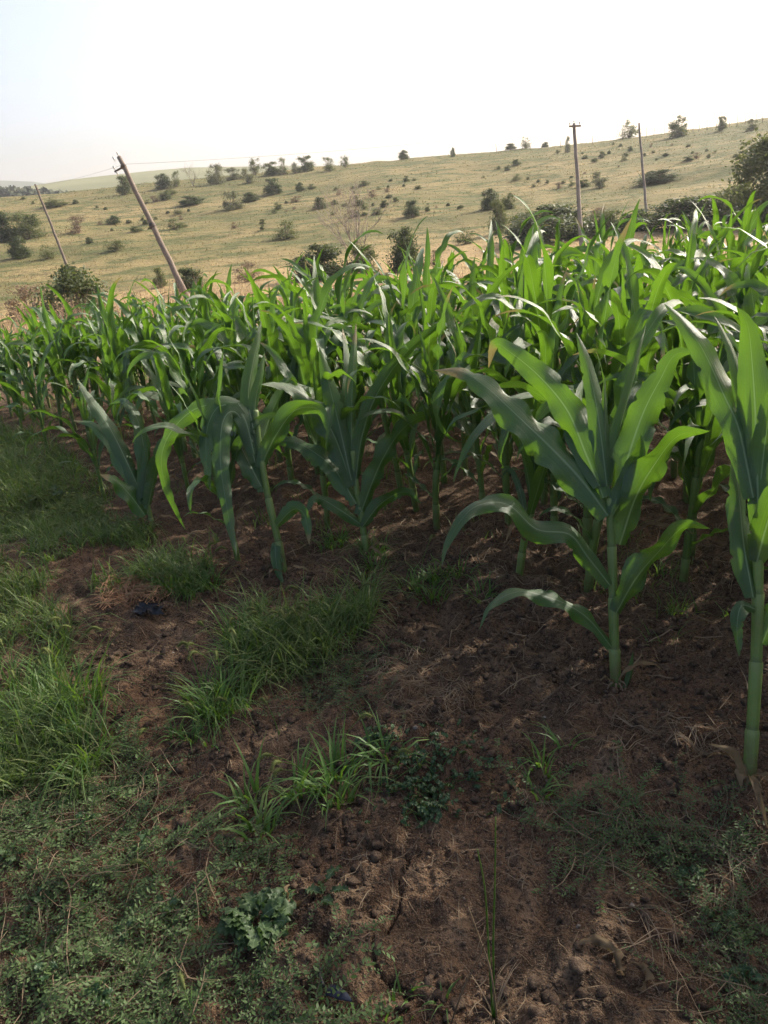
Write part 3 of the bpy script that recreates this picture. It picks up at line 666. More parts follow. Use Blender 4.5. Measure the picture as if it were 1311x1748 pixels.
def stalk_arrays(P, r0, r1, seed=0, sides=10):
    """a jointed stem wrapped in leaf sheaths: swollen nodes, each sheath flaring towards its top"""
    n = 64; Q = catmull(P, n); s = np.linspace(0, 1, n); rad = r0 + (r1 - r0) * s
    ph = (s * 4.0) % 1.0; rad = rad * (1 + 0.17 * ph ** 1.5 + 0.04 * (ph > 0.95) - 0.03 * (ph < 0.06)); return tube(Q, rad, sides)
def spine(h0, az, ln, e0, e1, n=16, p=1.4, side=0.0, kink=None):
    s = np.linspace(0, 1, n); e = e0 + (e1 - e0) * s ** p
    if kink: e = np.where(s > kink[0], e - kink[1], e)
    a = az + side * s; st = ln / (n - 1)
    d = np.stack([np.cos(e) * np.cos(a), np.cos(e) * np.sin(a), np.sin(e)], -1) * st
    P = np.vstack([[0, 0, 0], np.cumsum(d[:-1], 0)]) + np.array([math.cos(az) * 0.008, math.sin(az) * 0.008, h0])
    return P, np.stack([-np.sin(a), np.cos(a), 0 * a], -1)
def make_corn(seed, lod=0):
    """list of (part name, V, F, uv, material) for one maize plant about 1.1 m high"""
    r = np.random.default_rng(seed); out = []; D = math.radians
    Hs = r.uniform(0.50, 0.62); bx, by = r.normal(0, 0.025, 2)
    stem = np.array([[0, 0, -0.04], [bx * .3, by * .3, Hs * .4], [bx, by, Hs * .8], [bx * 1.1, by * 1.1, Hs + .10]])
    sides = 10 if lod == 0 else 6
    out.append(('stalk', *stalk_arrays(stem, r.uniform(.0145, .0175), .0125, seed, sides), 'stalk'))
    az0 = r.uniform(0, 6.28); nl = int(r.integers(9, 12)); n, cols = ((22, 5) if lod == 0 else (9, 3))
    for k in range(nl):
        t = k / (nl - 1); h0 = 0.17 + (Hs + 0.03 - 0.17) * t ** 0.85; az = az0 + (k % 2) * math.pi + r.normal(0, 0.30)
        if t < 0.15: ln, e0, e1, wd = r.uniform(.26, .40), D(r.uniform(40, 58)), D(r.uniform(-85, -40)), r.uniform(.032, .045)
        elif t < 0.75: ln, e0, e1, wd = r.uniform(.58, .84), D(r.uniform(64, 82)), D(r.uniform(-110, 0)), r.uniform(.060, .086)
        elif t < 0.95: ln, e0, e1, wd = r.uniform(.54, .78), D(r.uniform(77, 88)), D(r.uniform(-80, 60)), r.uniform(.054, .078)
        else: ln, e0, e1, wd = r.uniform(.34, .50), D(86), D(r.uniform(62, 84)), r.uniform(.026, .04)
        P, L = spine(h0, az, ln, e0, e1, n, r.uniform(1.5, 3.6), r.normal(0, 0.5), (r.uniform(.45, .7), r.uniform(.4, 1.2)) if r.uniform() < 0.25 and t > .2 else None)
        zz = h0 / (Hs + .1); P = P + np.array([bx * zz, by * zz, 0])
        out.append(('leaf', *leaf_arrays(P, L, wd, r.uniform(.2, .5) if t < .75 else r.uniform(.4, .8), r.uniform(.18, .5), seed * 31 + k, r.normal(0, .8), cols, 0.5, r.uniform(2.5, 5.5)), 'husk' if (t < .1 and r.uniform() < .7) else 'corn'))
    return out
NPROTO = 16
CORN = [[(nm, mesh_np(nm, V, Fc, M[mt], uv)) for nm, V, Fc, uv, mt in make_corn(100 + i)] for i in range(NPROTO)]
EDGE_O = np.array([0.86, 1.6]); ED = np.array([-0.61, 0.792]); EN = np.array([0.792, 0.61])
DEEP = 'green corn plant inside the dense stand, one among many overlapping neighbours'
def corn_scale(x, y): return float(np.interp(x, [-6, -4, -2, 0, 1.5, 4], [.72, .78, .94, 1.05, 1.08, 1.10])) * rng.uniform(0.88, 1.10)
def plant_corn(x, y, sc, label=DEEP, group='corn plants inside the stand', pi=None, rz=None, tilt=(0, 0)):
    e = empty('corn_plant', (x, y, float(height(x, y)) - 0.01), rng.uniform(0, 6.28) if rz is None else rz)
    e.rotation_euler[0] = tilt[0] + rng.normal(0, .045); e.rotation_euler[1] = tilt[1] + rng.normal(0, .045); e.scale = (sc,) * 3
    for nm, me in CORN[int(rng.integers(0, NPROTO)) if pi is None else pi]: obj(nm, me, e)
    return tag(e, label, 'corn', group)
taken = []
def hero(base_px, stalk_px, leaves, r0, label, group='corn plants on the field edge', husks=3):
    """a plant of the front row, its blades set out one by one. leaves: (points, width in photo pixels, roll, depth drift, fold, wave)"""
    p = at(*base_px); dep = depth(p); e = empty('corn_plant', p); taken.append(p[:2])
    pts = [np.array([0, 0, -0.03])] + [lift(a, b, dep) - p for a, b in stalk_px]
    obj('stalk', mesh_np('stalk', *(lambda t: (t[0], t[1], M['stalk'], t[2]))(stalk_arrays(pts, r0, r0 * .72, 1, 14))), e)
    for k, (pp, wpx, roll, drift, fold, wave) in enumerate(leaves):
        m = len(pp); Q = []
        for i, (a, b) in enumerate(pp):
            Q.append(lift(a, b, dep + drift * (i / (m - 1)) ** 1.3 - r0 * 1.15 * max(0, 1 - 2.2 * i / (m - 1)) * (1 if k % 2 == 0 else .55)) - p)
        P = catmull(Q, 44); T = unit(np.gradient(P, axis=0)); vd = unit(P + p - EYE)
        L = unit(np.cross(vd, T)); N = np.cross(T, L); L = L * math.cos(roll) + N * math.sin(roll)
        wd = wpx / FPX * dep / max(math.cos(roll), .7)
        mt = 'corn' if wpx > 0 else 'husk'
        V, Fc, uv = leaf_arrays(P, L, abs(wd), fold, min(wave * 1.3, .32), int(base_px[0]) + k * 7, 0.25, 7, 0.5, float(np.linalg.norm(np.diff(P, axis=0), axis=1).sum()) / (.15 + .03 * (k % 3)))
        obj('leaf', mesh_np('leaf', V, Fc, M[mt], uv), e)
    r = np.random.default_rng(int(base_px[0]))
    for k in range(6):
        a = k * 1.05 + r.uniform(-.2, .2); c = np.array([math.cos(a), math.sin(a), 0]); mb = MB()
        mb.add(*tube(catmull([c * r0 * .7 + [0, 0, .035], c * (r0 + .010) + [0, 0, .022], c * (r0 + .020) + [0, 0, -.02]], 6), np.linspace(.0032, .002, 6), 5)); obj('brace_root', mb.mesh('brace_root', M['straw']), e)
    for k in range(husks):                                             # withered lowest leaves lying at the foot
        P, L = spine(.03, r.uniform(0, 6.28), r.uniform(.09, .2), 1.0, -1.1, 12, .8, r.normal(0, .5)); P[:, 2] = np.maximum(P[:, 2], .012)
        V, Fc, uv = leaf_arrays(P, L, .02, .6, .4, k, 1.0, 3); obj('withered_leaf', mesh_np('withered_leaf', V, Fc, M['husk'], uv), e)
    return tag(e, label, 'corn', group)
hero((1052, 1180), [(1048, 1080), (1046, 980), (1043, 900), (1042, 850)], [
    ([(1038, 880), (995, 822), (945, 768), (880, 706), (830, 660), (790, 637), (742, 632)], 72, 0.35, 0.18, .45, .22),
    ([(1030, 850), (1000, 775), (968, 700), (920, 642), (872, 602), (845, 588), (834, 628)], 60, -.30, 0.28, .45, .25),
    ([(1036, 830), (1026, 745), (1014, 670), (997, 605), (984, 568)], 42, .15, .05, .5, .08),
    ([(1044, 830), (1058, 735), (1082, 645), (1103, 556)], 24, .9, .08, .8, .05),
    ([(1050, 860), (1072, 780), (1098, 705), (1126, 650), (1152, 606), (1190, 600)], 66, -.2, -.10, .4, .18),
    ([(1058, 930), (1085, 850), (1118, 792), (1158, 744), (1211, 736)], 56, .5, -.22, .4, .25),
    ([(1046, 880), (1072, 835), (1092, 785), (1094, 742)], 48, .5, -.1, .6, .08),
    ([(1036, 800), (1033, 730), (1032, 642)], 18, .2, .02, .8, .03),
    ([(1042, 1000), (1003, 950), (972, 912), (916, 903), (864, 860), (806, 868), (764, 926), (754, 966)], 42, .35, -.16, .35, .30),
    ([(1044, 1105), (1012, 1064), (984, 1041), (944, 1022), (886, 1010), (838, 1033), (818, 1074)], 30, .55, -.12, .4, .38),
    ([(1052, 1046), (1084, 990), (1124, 942), (1168, 899), (1212, 902)], 46, .6, -.14, .4, .35),
    ([(1024, 830), (990, 760), (985, 700), (1000, 640)], 36, .7, .24, .5, .12),
    ([(1064, 1186), (1076, 1150), (1081, 1112)], 14, .5, .0, .7, .05),
  ], 0.0160, 'tall corn plant on bare soil with broad leaves spreading to both sides', husks=4)
hero((1278, 1345), [(1286, 1220), (1292, 1100), (1294, 990), (1293, 900)], [
    ([(1286, 850), (1262, 735), (1236, 675), (1198, 594), (1162, 547), (1134, 518)], 62, .25, .12, .45, .15),
    ([(1290, 840), (1282, 728), (1258, 625), (1236, 570), (1220, 540)], 34, .6, .05, .7, .05),
    ([(1294, 860), (1290, 720), (1284, 620), (1276, 555), (1258, 524)], 70, -.1, -.06, .35, .12),
    ([(1294, 900), (1302, 790), (1318, 690), (1350, 620)], 52, .3, -.1, .5, .1),
    ([(1286, 1020), (1270, 930), (1262, 850), (1252, 770)], 52, .4, .08, .6, .15),
    ([(1292, 960), (1308, 900), (1330, 840), (1365, 800)], 60, .1, -.15, .4, .2),
    ([(1290, 1040), (1266, 1034), (1258, 1070), (1262, 1120)], 30, .4, -.08, .5, .3),
    ([(1300, 1100), (1330, 1040), (1370, 1030), (1400, 1080)], 44, .3, -.1, .4, .3),
    ([(1294, 850), (1296, 740), (1298, 640)], 26, .2, .0, .8, .04),
    ([(1276, 1335), (1266, 1310), (1250, 1282), (1210, 1270)], -16, .3, -.03, .5, .3),
    ([(1280, 1335), (1262, 1318), (1266, 1345)], -18, .3, -.04, .5, .3),
  ], 0.0165, 'corn plant with thick bare lower stalk, partly cut by the frame edge', husks=4)
hero((488, 990), [(474, 920), (458, 850), (444, 770), (436, 700)], [
    ([(434, 740), (424, 680), (432, 620), (440, 585), (446, 548)], 32, .3, .05, .6, .06),
    ([(438, 760), (436, 690), (446, 640), (452, 600)], 26, .5, .0, .7, .04),
    ([(434, 775), (418, 715), (398, 694), (372, 695), (354, 730), (352, 785), (359, 838)], 40, .25, -.12, .3, .15),
    ([(436, 790), (414, 720), (396, 702), (380, 722), (376, 785), (386, 860), (397, 918), (404, 948)], 36, .1, -.22, .3, .15),
    ([(432, 755), (406, 700), (370, 690), (328, 701), (292, 737), (276, 778), (280, 820), (298, 868), (316, 904)], 32, .35, .18, .35, .18),
    ([(444, 800), (470, 745), (505, 700), (545, 700), (560, 740)], 38, .4, -.1, .4, .2),
    ([(446, 830), (420, 780), (400, 740), (385, 745)], 40, .5, .05, .5, .15),
    ([(470, 900), (500, 870), (520, 880), (528, 930)], 26, .4, -.1, .4, .3),
    ([(482, 960), (470, 930), (474, 975), (486, 1000)], 22, .3, -.05, .4, .3),
    ([(450, 840), (448, 760), (470, 690), (500, 640)], 34, .6, .15, .6, .1),
  ], 0.0165, 'leaning corn plant with two long leaves hanging down to the soil')
hero((262, 905), [(254, 870), (247, 840), (243, 800)], [
    ([(244, 850), (222, 800), (190, 735), (160, 690), (131, 646)], 34, .3, .08, .5, .08),
    ([(244, 860), (225, 820), (198, 768), (162, 727), (124, 718)], 30, .5, .05, .5, .15),
    ([(246, 850), (246, 770), (234, 715), (212, 684), (186, 690)], 30, .4, .16, .4, .15),
    ([(248, 880), (226, 850), (200, 822), (170, 810)], 32, .4, -.12, .35, .25),
    ([(246, 840), (252, 780), (250, 735)], 20, .5, .0, .7, .04),
    ([(250, 860), (262, 800), (290, 750), (330, 740), (360, 755)], 26, .5, .1, .4, .15),
    ([(252, 870), (262, 820), (268, 780)], 24, .6, -.05, .6, .06),
  ], 0.013, 'short corn plant leaning over the grass verge, low leaves fanned to one side')
hero((628, 955), [(618, 890), (608, 830), (602, 770)], [
    ([(606, 830), (618, 745), (645, 670), (700, 595), (775, 536)], 34, .4, .05, .55, .06),
    ([(602, 800), (600, 700), (604, 620), (608, 552)], 28, .3, .06, .7, .04),
    ([(600, 820), (580, 730), (560, 650), (545, 592)], 44, .1, -.06, .5, .08),
    ([(602, 830), (566, 735), (520, 678), (480, 658), (446, 656)], 42, .5, -.14, .4, .2),
    ([(608, 860), (570, 800), (520, 762), (478, 750), (444, 748)], 40, .4, .10, .4, .2),
    ([(604, 810), (590, 715), (598, 640), (585, 560)], 30, .6, .15, .6, .06),
    ([(614, 880), (650, 790), (690, 730), (740, 705), (770, 720)], 38, .4, .12, .4, .2),
    ([(616, 895), (580, 870), (540, 850), (520, 880)], 26, .3, -.1, .4, .3),
    ([(618, 900), (650, 860), (690, 840), (720, 860)], 26, .4, .0, .4, .3),
  ], 0.0155, 'corn plant at the field edge with one long bright leaf pointing up diagonally')
FRONT = [
 ((884, 992), 1.02, 'corn plant just behind the tall one, bare pale stalk base showing'),
 ((1002, 1018), 1.03, 'corn plant directly behind the tall broad leaved plant'),
 ((1165, 1000), 1.05, 'corn plant between the tall broad leaved plant and the thick stalked one'),
 ((408, 965), 0.80, 'thin corn plant standing under the hanging leaves of the leaning plant'),
 ((328, 868), 0.80, 'small corn plant between the short leaning plant and the hanging leaves'),
 ((180, 855), 0.74, 'first corn plant past the short leaning one along the grass verge'),
 ((86, 785), 0.78, 'second corn plant past the short leaning one, at the grass verge'),
 ((40, 750), 0.78, 'corn plant at the far end of the grass verge by the frame edge'),
 ((560, 905), 0.88, 'corn plant between the leaning plant and the one with the diagonal leaf'),
 ((745, 905), 0.98, 'corn plant past the one with the diagonal leaf, at the bare soil'),
]
for i, (px, sc, lb) in enumerate(FRONT):
    p = at(*px); taken.append(p[:2]); plant_corn(p[0], p[1], sc, lb, 'corn plants on the field edge', (i * 5 + 2) % NPROTO, i * 1.7 + (1.6 if i in (1, 2) else 0))
cand = []
trow = [0.30, 0.58, 0.88, 1.18, 1.5] + list(np.arange(1.9, 12.5, 0.47))
for t in trow:
    sp = 0.27 if t < 2 else 0.30
    for s in np.arange(-7.0, 13, sp):
        q = EDGE_O + ED * (s + rng.normal(0, .05)) + EN * (t + rng.normal(0, .05))
        if rng.uniform() < (0.55 if t < .4 else 0.10) or (t < .7 and -.4 < s < 2.6): continue
        cand.append(q)
inview, hidden = [], []
for q in cand:
    x, y = q
    if y < 0.4 or any((x - a) ** 2 + (y - b) ** 2 < 0.045 for a, b in taken): continue
    if y > 7.4 + 0.5 * max(-x, 0) + .1 * max(x, 0) or x < -6.5 or x > 9: continue
    v = np.array([x, y, 1.0 * (1 if x > 0 else .8)]) - EYE; wz = v @ F
    if wz < 0.6: inside = False
    else:
        ax = 655.5 + FPX * (v @ R) / wz; inside = -120 < ax < 1420
    (inview if inside else hidden).append((float(np.hypot(x, y)), x, y))
inview.sort()
near, rest = inview[:290], inview[290:]
for d, x, y in near: plant_corn(x, y, corn_scale(x, y))
side = [h for h in hidden if h[2] < 6.5 and 0 < h[1] < 5.5 and h[0] > 1.5]  # unseen corn beside the frame, added for the shade it casts on the foreground
mb = MB(); LOD = [make_corn(300 + i, 1) for i in range(8)]
for d, x, y in rest + side:
    sc = corn_scale(x, y); a = rng.uniform(0, 6.28); ca, sa = math.cos(a) * sc, math.sin(a) * sc; z = float(height(x, y))
    for nm, V, Fc, uv, mt in LOD[int(rng.integers(0, 8))]:
        mb.add(np.stack([V[:, 0] * ca - V[:, 1] * sa + x, V[:, 0] * sa + V[:, 1] * ca + y, V[:, 2] * sc + z], -1), Fc, uv)
tag(obj('corn_stand', mb.mesh('corn_stand', M['corn'])), 'corn rows carried on out of view past the frame edge, added to shade the verge', 'corn', kind='stuff')
print('corn near', len(near), 'rest', len(rest), 'side', len(side))

# ------------------------------------------------------------------ weeds, litter and small things on the verge
def gz(x, y): return height(x, y, True)
def clump_blades(cx, cy, rad, n, h, wid, bend=(0.5, 2.2), local=True, spread=0.6):
    a = rng.uniform(0, 6.28, n); q = rad * rng.uniform(0, 1, n) ** .7; w0 = rng.uniform(0, 3.14); k = np.array([math.cos(w0), math.sin(w0)])
    sub = rng.normal(0, rad * .45, (7, 2)); sub = sub + np.outer(sub @ k, k) * .8; i = rng.integers(0, 7, n)
    x = cx + sub[i, 0] + q * np.cos(a) * .38; y = cy + sub[i, 1] + q * np.sin(a) * .38
    base = np.stack([x, y, gz(x, y) - 0.006], -1)
    return blades(base, h * rng.uniform(.3, 1.25, n), a + rng.normal(0, .6, n), rng.uniform(bend[0], bend[1], n), wid * rng.uniform(.6, 1.3, n), rows=4)
def seed_head(P, rad=0.0042):
    n = 9; Q = catmull(P, n); s = np.linspace(0, 1, n)
    return tube(Q, rad * np.sin(np.clip(s * .93 + .06, 0, 1) * math.pi) ** .6 * (1 + .12 * (np.arange(n) % 2)) + .0004, 8)
def bristles(P, n=170, ln=0.008):
    Q = catmull(P, 20); i = rng.integers(1, 19, n); d = unit(rng.normal(size=(n, 3)) + (Q[np.minimum(i + 1, 19)] - Q[i - 1]) * 60); b = Q[i]
    l = unit(np.cross(d, rng.normal(size=(n, 3)))) * .0006
    V = np.stack([b - l, b + l, b + d * (ln + .004)], 1).reshape(-1, 3); return V, np.arange(n * 3).reshape(-1, 3)
def foxtail(parent, base, az, h, lean, seed_len=0.045):
    d = np.array([math.cos(az), math.sin(az), 0]); b = np.array(base)
    S = [b, b + d * h * lean * .25 + [0, 0, h * .55], b + d * h * lean * .7 + [0, 0, h * .93]]
    mb = MB(); mb.add(*tube(catmull(S, 9), np.linspace(.0014, .0009, 9), 5)); obj('stem', mb.mesh('stem', M['grass']), parent)
    e = S[-1]; H_ = [e, e + d * seed_len * .55 + [0, 0, seed_len * .35], e + d * seed_len * 1.05 + [0, 0, seed_len * .05]]
    mb = MB(); mb.add(*seed_head(H_)); sh = obj('seed_head', mb.mesh('seed_head', M['seed']), parent)
    V, Fc = bristles(H_); br = obj('bristles', mesh_np('bristles', V, Fc, M['seed']), sh); br['kind'] = 'stuff'
TUFTS = [
 ((390, 1150), .17, 420, .17, 'wide green grass tuft on the bare soil, longest blades swept aside', 9),
 ((470, 1100), .14, 300, .155, 'green grass tuft next to the widest tuft, thick with seed heads', 8),
 ((575, 1065), .13, 280, .13, 'bright green grass tuft ending the row of tufts on the soil', 5),
 ((535, 1350), .13, 210, .15, 'low dark green tuft of broad blades, alone on bare soil', 3),
 ((718, 1000), .14, 200, .13, 'small spiky grass tuft under the drooping corn leaf', 2),
 ((595, 940), .12, 170, .13, 'sparse grey green tuft at the foot of the corn, near the field edge', 0),
 ((60, 1215), .20, 520, .24, 'bright tall grass tuft at the frame edge with many seed heads', 12),
 ((318, 1262), .06, 60, .09, 'tiny tuft of thin yellowish blades on bare soil', 0),
 ((940, 1320), .07, 46, .11, 'tiny thin tuft on the soil in front of the tall corn plant', 0),
 ((690, 1745), .06, 46, .06, 'tiny tuft at the lower frame edge', 0),
 ((340, 1010), .12, 220, .15, 'green grass tuft beside the flattened straw', 4),
]
for i, (px, rad, n, h, lb, nf) in enumerate(TUFTS):
    p = at(*px); e = empty('grass_tuft', (p[0], p[1], float(gz(p[0], p[1]))))
    V, Fc, uv = clump_blades(p[0], p[1], rad, n, h, (.0062 if i != 3 else .009))
    o = obj('blades', mesh_np('blades', V - np.array(e.location), Fc, M['grass'], uv), e)
    for k in range(nf):
        a = rng.uniform(0, 6.28); q = rad * .5 * rng.uniform(0, 1)
        foxtail(e, (q * math.cos(a), q * math.sin(a), 0), a + rng.normal(0, .5), h * rng.uniform(.9, 1.35), rng.uniform(.3, .9), rng.uniform(.03, .055))
    tag(e, lb, 'grass tuft', 'grass tufts on the verge')
FOX = [((352, 1262), 'foxtail stem with plump yellow green head on the open soil', .10), ((478, 1262), 'thin upright foxtail with slim head between tufts on the soil', .11), ((422, 1235), 'drooping foxtail below the widest grass tuft', .09),
       ((585, 1300), 'foxtail rising from the low dark tuft, pale leaf beside its head', .13), ((332, 1748), 'single foxtail head at the lower frame edge', .07), ((240, 1300), 'short foxtail head lying low over bare soil by the verge', .07),
       ((200, 1230), 'foxtail nodding over soil beside the bright verge grass', .10), ((720, 1335), 'foxtail head hanging above the leafy bindweed patch', .07), ((268, 1510), 'small foxtail head among the creeping weeds', .05)]
for px, lb, h in FOX:
    p = at(*px); e = empty('foxtail', (p[0], p[1], float(gz(p[0], p[1])))); foxtail(e, (0, 0, -.004), rng.uniform(0, 6.28), h, rng.uniform(.3, .8), .036)
    V, Fc, uv = blades(np.zeros((3, 3)), np.array([.06, .05, .07]), rng.uniform(0, 6.28, 3), rng.uniform(.6, 1.4, 3), np.full(3, .004), rows=4); obj('leaf', mesh_np('leaf', V, Fc, M['grass'], uv), e)
    tag(e, lb, 'foxtail', 'foxtails on the verge')

# grass of the verge and between the corn stalks: a mass
def in_poly(px, py, poly):
    c = np.zeros(len(px), bool); x = np.array([p[0] for p in poly]); y = np.array([p[1] for p in poly]); j = len(x) - 1
    for i in range(len(x)):
        c ^= ((y[i] > py) != (y[j] > py)) & (px < (x[j] - x[i]) * (py - y[i]) / (y[j] - y[i] + 1e-9) + x[i]); j = i
    return c
def to_px(P):
    v = P - EYE; wz = v @ F; return 655.5 + FPX * (v @ R) / wz, 874 - FPX * (v @ U) / wz
def patch(poly, n, seed, thr=-0.2, sc=.35):
    """points spread over the piece of ground inside a measured outline"""
    C = np.array([at(*p)[:2] for p in poly]); lo, hi = C.min(0), C.max(0)
    q = lo + (hi - lo) * rng.uniform(0, 1, (n, 2)); m = in_poly(q[:, 0], q[:, 1], [tuple(c) for c in C]) & (fbm(q[:, 0] / sc, q[:, 1] / sc, 3, seed) > thr)
    return q[m]
G = []
for poly, n, thr in [([(-60, 800), (30, 790), (120, 860), (230, 900), (330, 960), (230, 1010), (130, 1050), (120, 1150), (80, 1240), (-20, 1420), (-60, 1300)], 62000, -.25),
                     ([(-60, 720), (60, 745), (200, 850), (150, 880), (-60, 840)], 30000, -.3), ([(230, 900), (400, 930), (380, 1010), (300, 1040), (230, 990)], 9000, -.1),
                     ([(480, 1010), (640, 1000), (640, 1080), (560, 1150), (430, 1190), (400, 1100)], 4200, .04), ([(-40, 1250), (110, 1200), (170, 1330), (80, 1480), (-40, 1600)], 12000, -.15)]:
    G.append(patch(poly, n, 3, thr))
G = np.concatenate(G); n = len(G); base = np.stack([G[:, 0], G[:, 1], gz(G[:, 0], G[:, 1]) - .005], -1)
dn = fbm(G[:, 0] / .4, G[:, 1] / .4, 2, 3)
V, Fc, uv = blades(base, rng.uniform(.2, 1, n) ** 1.6 * .21 * (1.1 + dn), rng.uniform(0, 6.28, n), rng.uniform(.5, 2.3, n), rng.uniform(.003, .0075, n), rows=3)
tag(obj('grass', mesh_np('verge_grass', V, Fc, M['verge'], uv)), 'matted green grass of the verge beside the corn', 'grass', kind='stuff')
q = np.array([EDGE_O + ED * s + EN * t for s, t in zip(rng.uniform(-2, 9, 1500), rng.uniform(.1, 7, 1500))]); q = q[fbm(q[:, 0] / .5, q[:, 1] / .5, 2, 13) > .0]
q = np.repeat(q, 12, 0) + rng.normal(0, .035, (len(q) * 12, 2)); n = len(q)
V, Fc, uv = blades(np.stack([q[:, 0], q[:, 1], height(q[:, 0], q[:, 1]) - .005], -1), rng.uniform(.04, .16, n), rng.uniform(0, 6.28, n), rng.uniform(.4, 1.6, n), rng.uniform(.003, .007, n), rows=3)
tag(obj('grass', mesh_np('field_grass', V, Fc, M['verge'], uv)), 'weedy grass growing between the corn stalks', 'grass', kind='stuff')
# foxtail heads standing over the verge mass
mb = MB(); hs = patch([(-100, 830), (60, 800), (240, 920), (200, 1000), (110, 1060), (100, 1200), (-60, 1350)], 900, 3, -.1)
for x, y in hs[:260]:
    a = rng.uniform(0, 6.28); h = rng.uniform(.09, .17); d = np.array([math.cos(a), math.sin(a), 0]); b = np.array([x, y, float(gz(x, y))]); l = rng.uniform(.03, .05)
    e_ = b + d * h * .4 + [0, 0, h]; mb.add(*tube(catmull([b, b + d * h * .1 + [0, 0, h * .6], e_], 5), .0009, 4)); mb.add(*seed_head([e_, e_ + d * l * .6 + [0, 0, l * .3], e_ + d * l * 1.05], .0038))
tag(obj('foxtail_heads', mb.mesh('foxtail_heads', M['seed'])), 'nodding foxtail seed heads over the verge grass', 'foxtail', kind='stuff')

# creeping weed: trailing stems with paired leaflets
def creeper(points, lens, mb_s, mb_l, lsize=.0075, up=.02):
    size0 = lsize
    for (x, y), ln in zip(points, lens):
        lsize = size0 * rng.uniform(.55, 1.5)
        a = rng.uniform(0, 6.28); n = 8; P = [np.array([x, y])]
        for k in range(n): a += rng.normal(0, .28); P.append(P[-1] + np.array([math.cos(a), math.sin(a)]) * ln / n)
        P = np.array(P); s = np.linspace(0, 1, n + 1); z = gz(P[:, 0], P[:, 1]) + .004 + up * np.sin(s * 2.6) * rng.uniform(.4, 1.6)
        Q = catmull(np.column_stack([P, z]), 14); mb_s.add(*tube(Q, np.linspace(.0010, .0005, 14), 4))
        m = int(ln / .0095); T = unit(np.gradient(Q, axis=0))
        for side in (-1, 1):
            f = (np.arange(m) + .5 + side * .15) / m * 13; i = np.minimum(f.astype(int), 12); b = Q[i] + (Q[i + 1] - Q[i]) * (f - i)[:, None]
            t = T[i]; l = unit(np.cross(t, [0, 0, 1])) * side; d = unit(l + t * .6 + np.stack([rng.normal(0, .13, m), rng.normal(0, .13, m), rng.uniform(.0, .55, m)], -1))
            w_ = unit(np.cross(d, np.array([0, 0, 1.0]) + rng.normal(0, .4, (m, 3)))); L_ = (lsize * rng.uniform(.6, 1.5, m))[:, None]
            V = np.stack([b, b + d * L_ * .5 + w_ * L_ * .21, b + d * L_, b + d * L_ * .5 - w_ * L_ * .21], 1).reshape(-1, 3)
            mb_l.add(V, np.arange(m * 4).reshape(-1, 4), np.tile([[.5, 0], [1, .5], [.5, 1], [0, .5]], (m, 1)))
def creeping(polys, label, lsize):
    S, Lf = MB(), MB()
    for poly, n, thr in polys:
        pts = patch(poly, n, 23, thr, .22); creeper(pts, rng.uniform(.07, .24, len(pts)), S, Lf, lsize)
    e = empty('creeping_weeds', at(*polys[0][0][0])); o = np.array(e.location)
    S.V = [v - o for v in S.V]; Lf.V = [v - o for v in Lf.V]
    a = obj('stems', S.mesh('stems', M['creeper_stem']), e); b = obj('leaflets', Lf.mesh('leaflets', M['creeper'], False), e); a['kind'] = b['kind'] = 'stuff'
    return tag(e, label, 'weeds', kind='stuff')
creeping([([(150, 1240), (260, 1290), (330, 1400), (380, 1500), (360, 1640), (300, 1800), (-60, 1800), (-60, 1400), (60, 1330)], 1500, -.16),
          ([(300, 1380), (520, 1420), (560, 1520), (420, 1500)], 120, -.1), ([(300, 1650), (560, 1680), (600, 1800), (250, 1800)], 170, .0)], 'creeping weed with tiny paired leaflets matting the verge corner', .0095)
creeping([([(1080, 1420), (1311, 1380), (1380, 1500), (1380, 1800), (1180, 1800), (1150, 1620), (1000, 1500)], 480, -.06),
          ([(880, 1370), (1100, 1380), (1120, 1500), (980, 1520)], 130, .0), ([(520, 1110), (660, 1130), (680, 1230), (520, 1210)], 150, -.1)], 'creeping weed trailing over cracked soil below the thick stalked corn', .0082)
# broad leaved weeds
def lobed_leaf(ln, wd, lobes, seed):
    r = np.random.default_rng(seed); n = 15; s = np.linspace(0, 1, n)
    w_ = wd * .5 * np.sin(np.clip(s * .92 + .06, 0, 1) * math.pi) ** .7 * (1 + .34 * np.cos(s * lobes * 6.28)) * (.35 + .65 * np.clip(s * 2.6, 0, 1))
    z = -ln * .35 * s ** 2 + ln * .32 * s; V = []; uv = []
    for i in range(n):
        for u in (-1, -.5, 0, .5, 1): V.append([ln * s[i], u * w_[i], z[i] + abs(u) * w_[i] * .22 + r.normal(0, .0035) * abs(u)]); uv.append([(u + 1) / 2, s[i]])
    i = np.arange(n - 1)[:, None] * 5; j = np.arange(4)[None]
    return np.array(V), np.stack([i + j, i + j + 1, i + j + 6, i + j + 5], -1).reshape(-1, 4), np.array(uv)
def rosette(px, n, size, label, mat='lobed', lobes=4.5, flat=(-.05, .45), seed=1, name='leafy_weed'):
    r = np.random.default_rng(seed); p = at(*px); e = empty(name, (p[0], p[1], float(gz(p[0], p[1])) + .004))
    for k in range(n):
        V, Fc, uv = lobed_leaf(size * r.uniform(.6, 1.1), size * r.uniform(.42, .62), lobes, seed * 50 + k); o = obj('leaf', mesh_np('leaf', V, Fc, M[mat], uv), e)
        a = k * 2.4 + r.normal(0, .3); q = size * r.uniform(.05, .55); o.location = (math.cos(a) * q, math.sin(a) * q, r.uniform(.004, .03)); o.rotation_euler = (r.normal(0, .35), -r.uniform(*flat), a + r.normal(0, .4))
    return tag(e, label, 'weed')
rosette((450, 1600), 44, .062, 'lobed grey green weed rosette on dark soil near the plastic scrap', seed=4)
rosette((85, 865), 12, .10, 'pale lobed weed in the verge grass near the short leaning corn', seed=6)
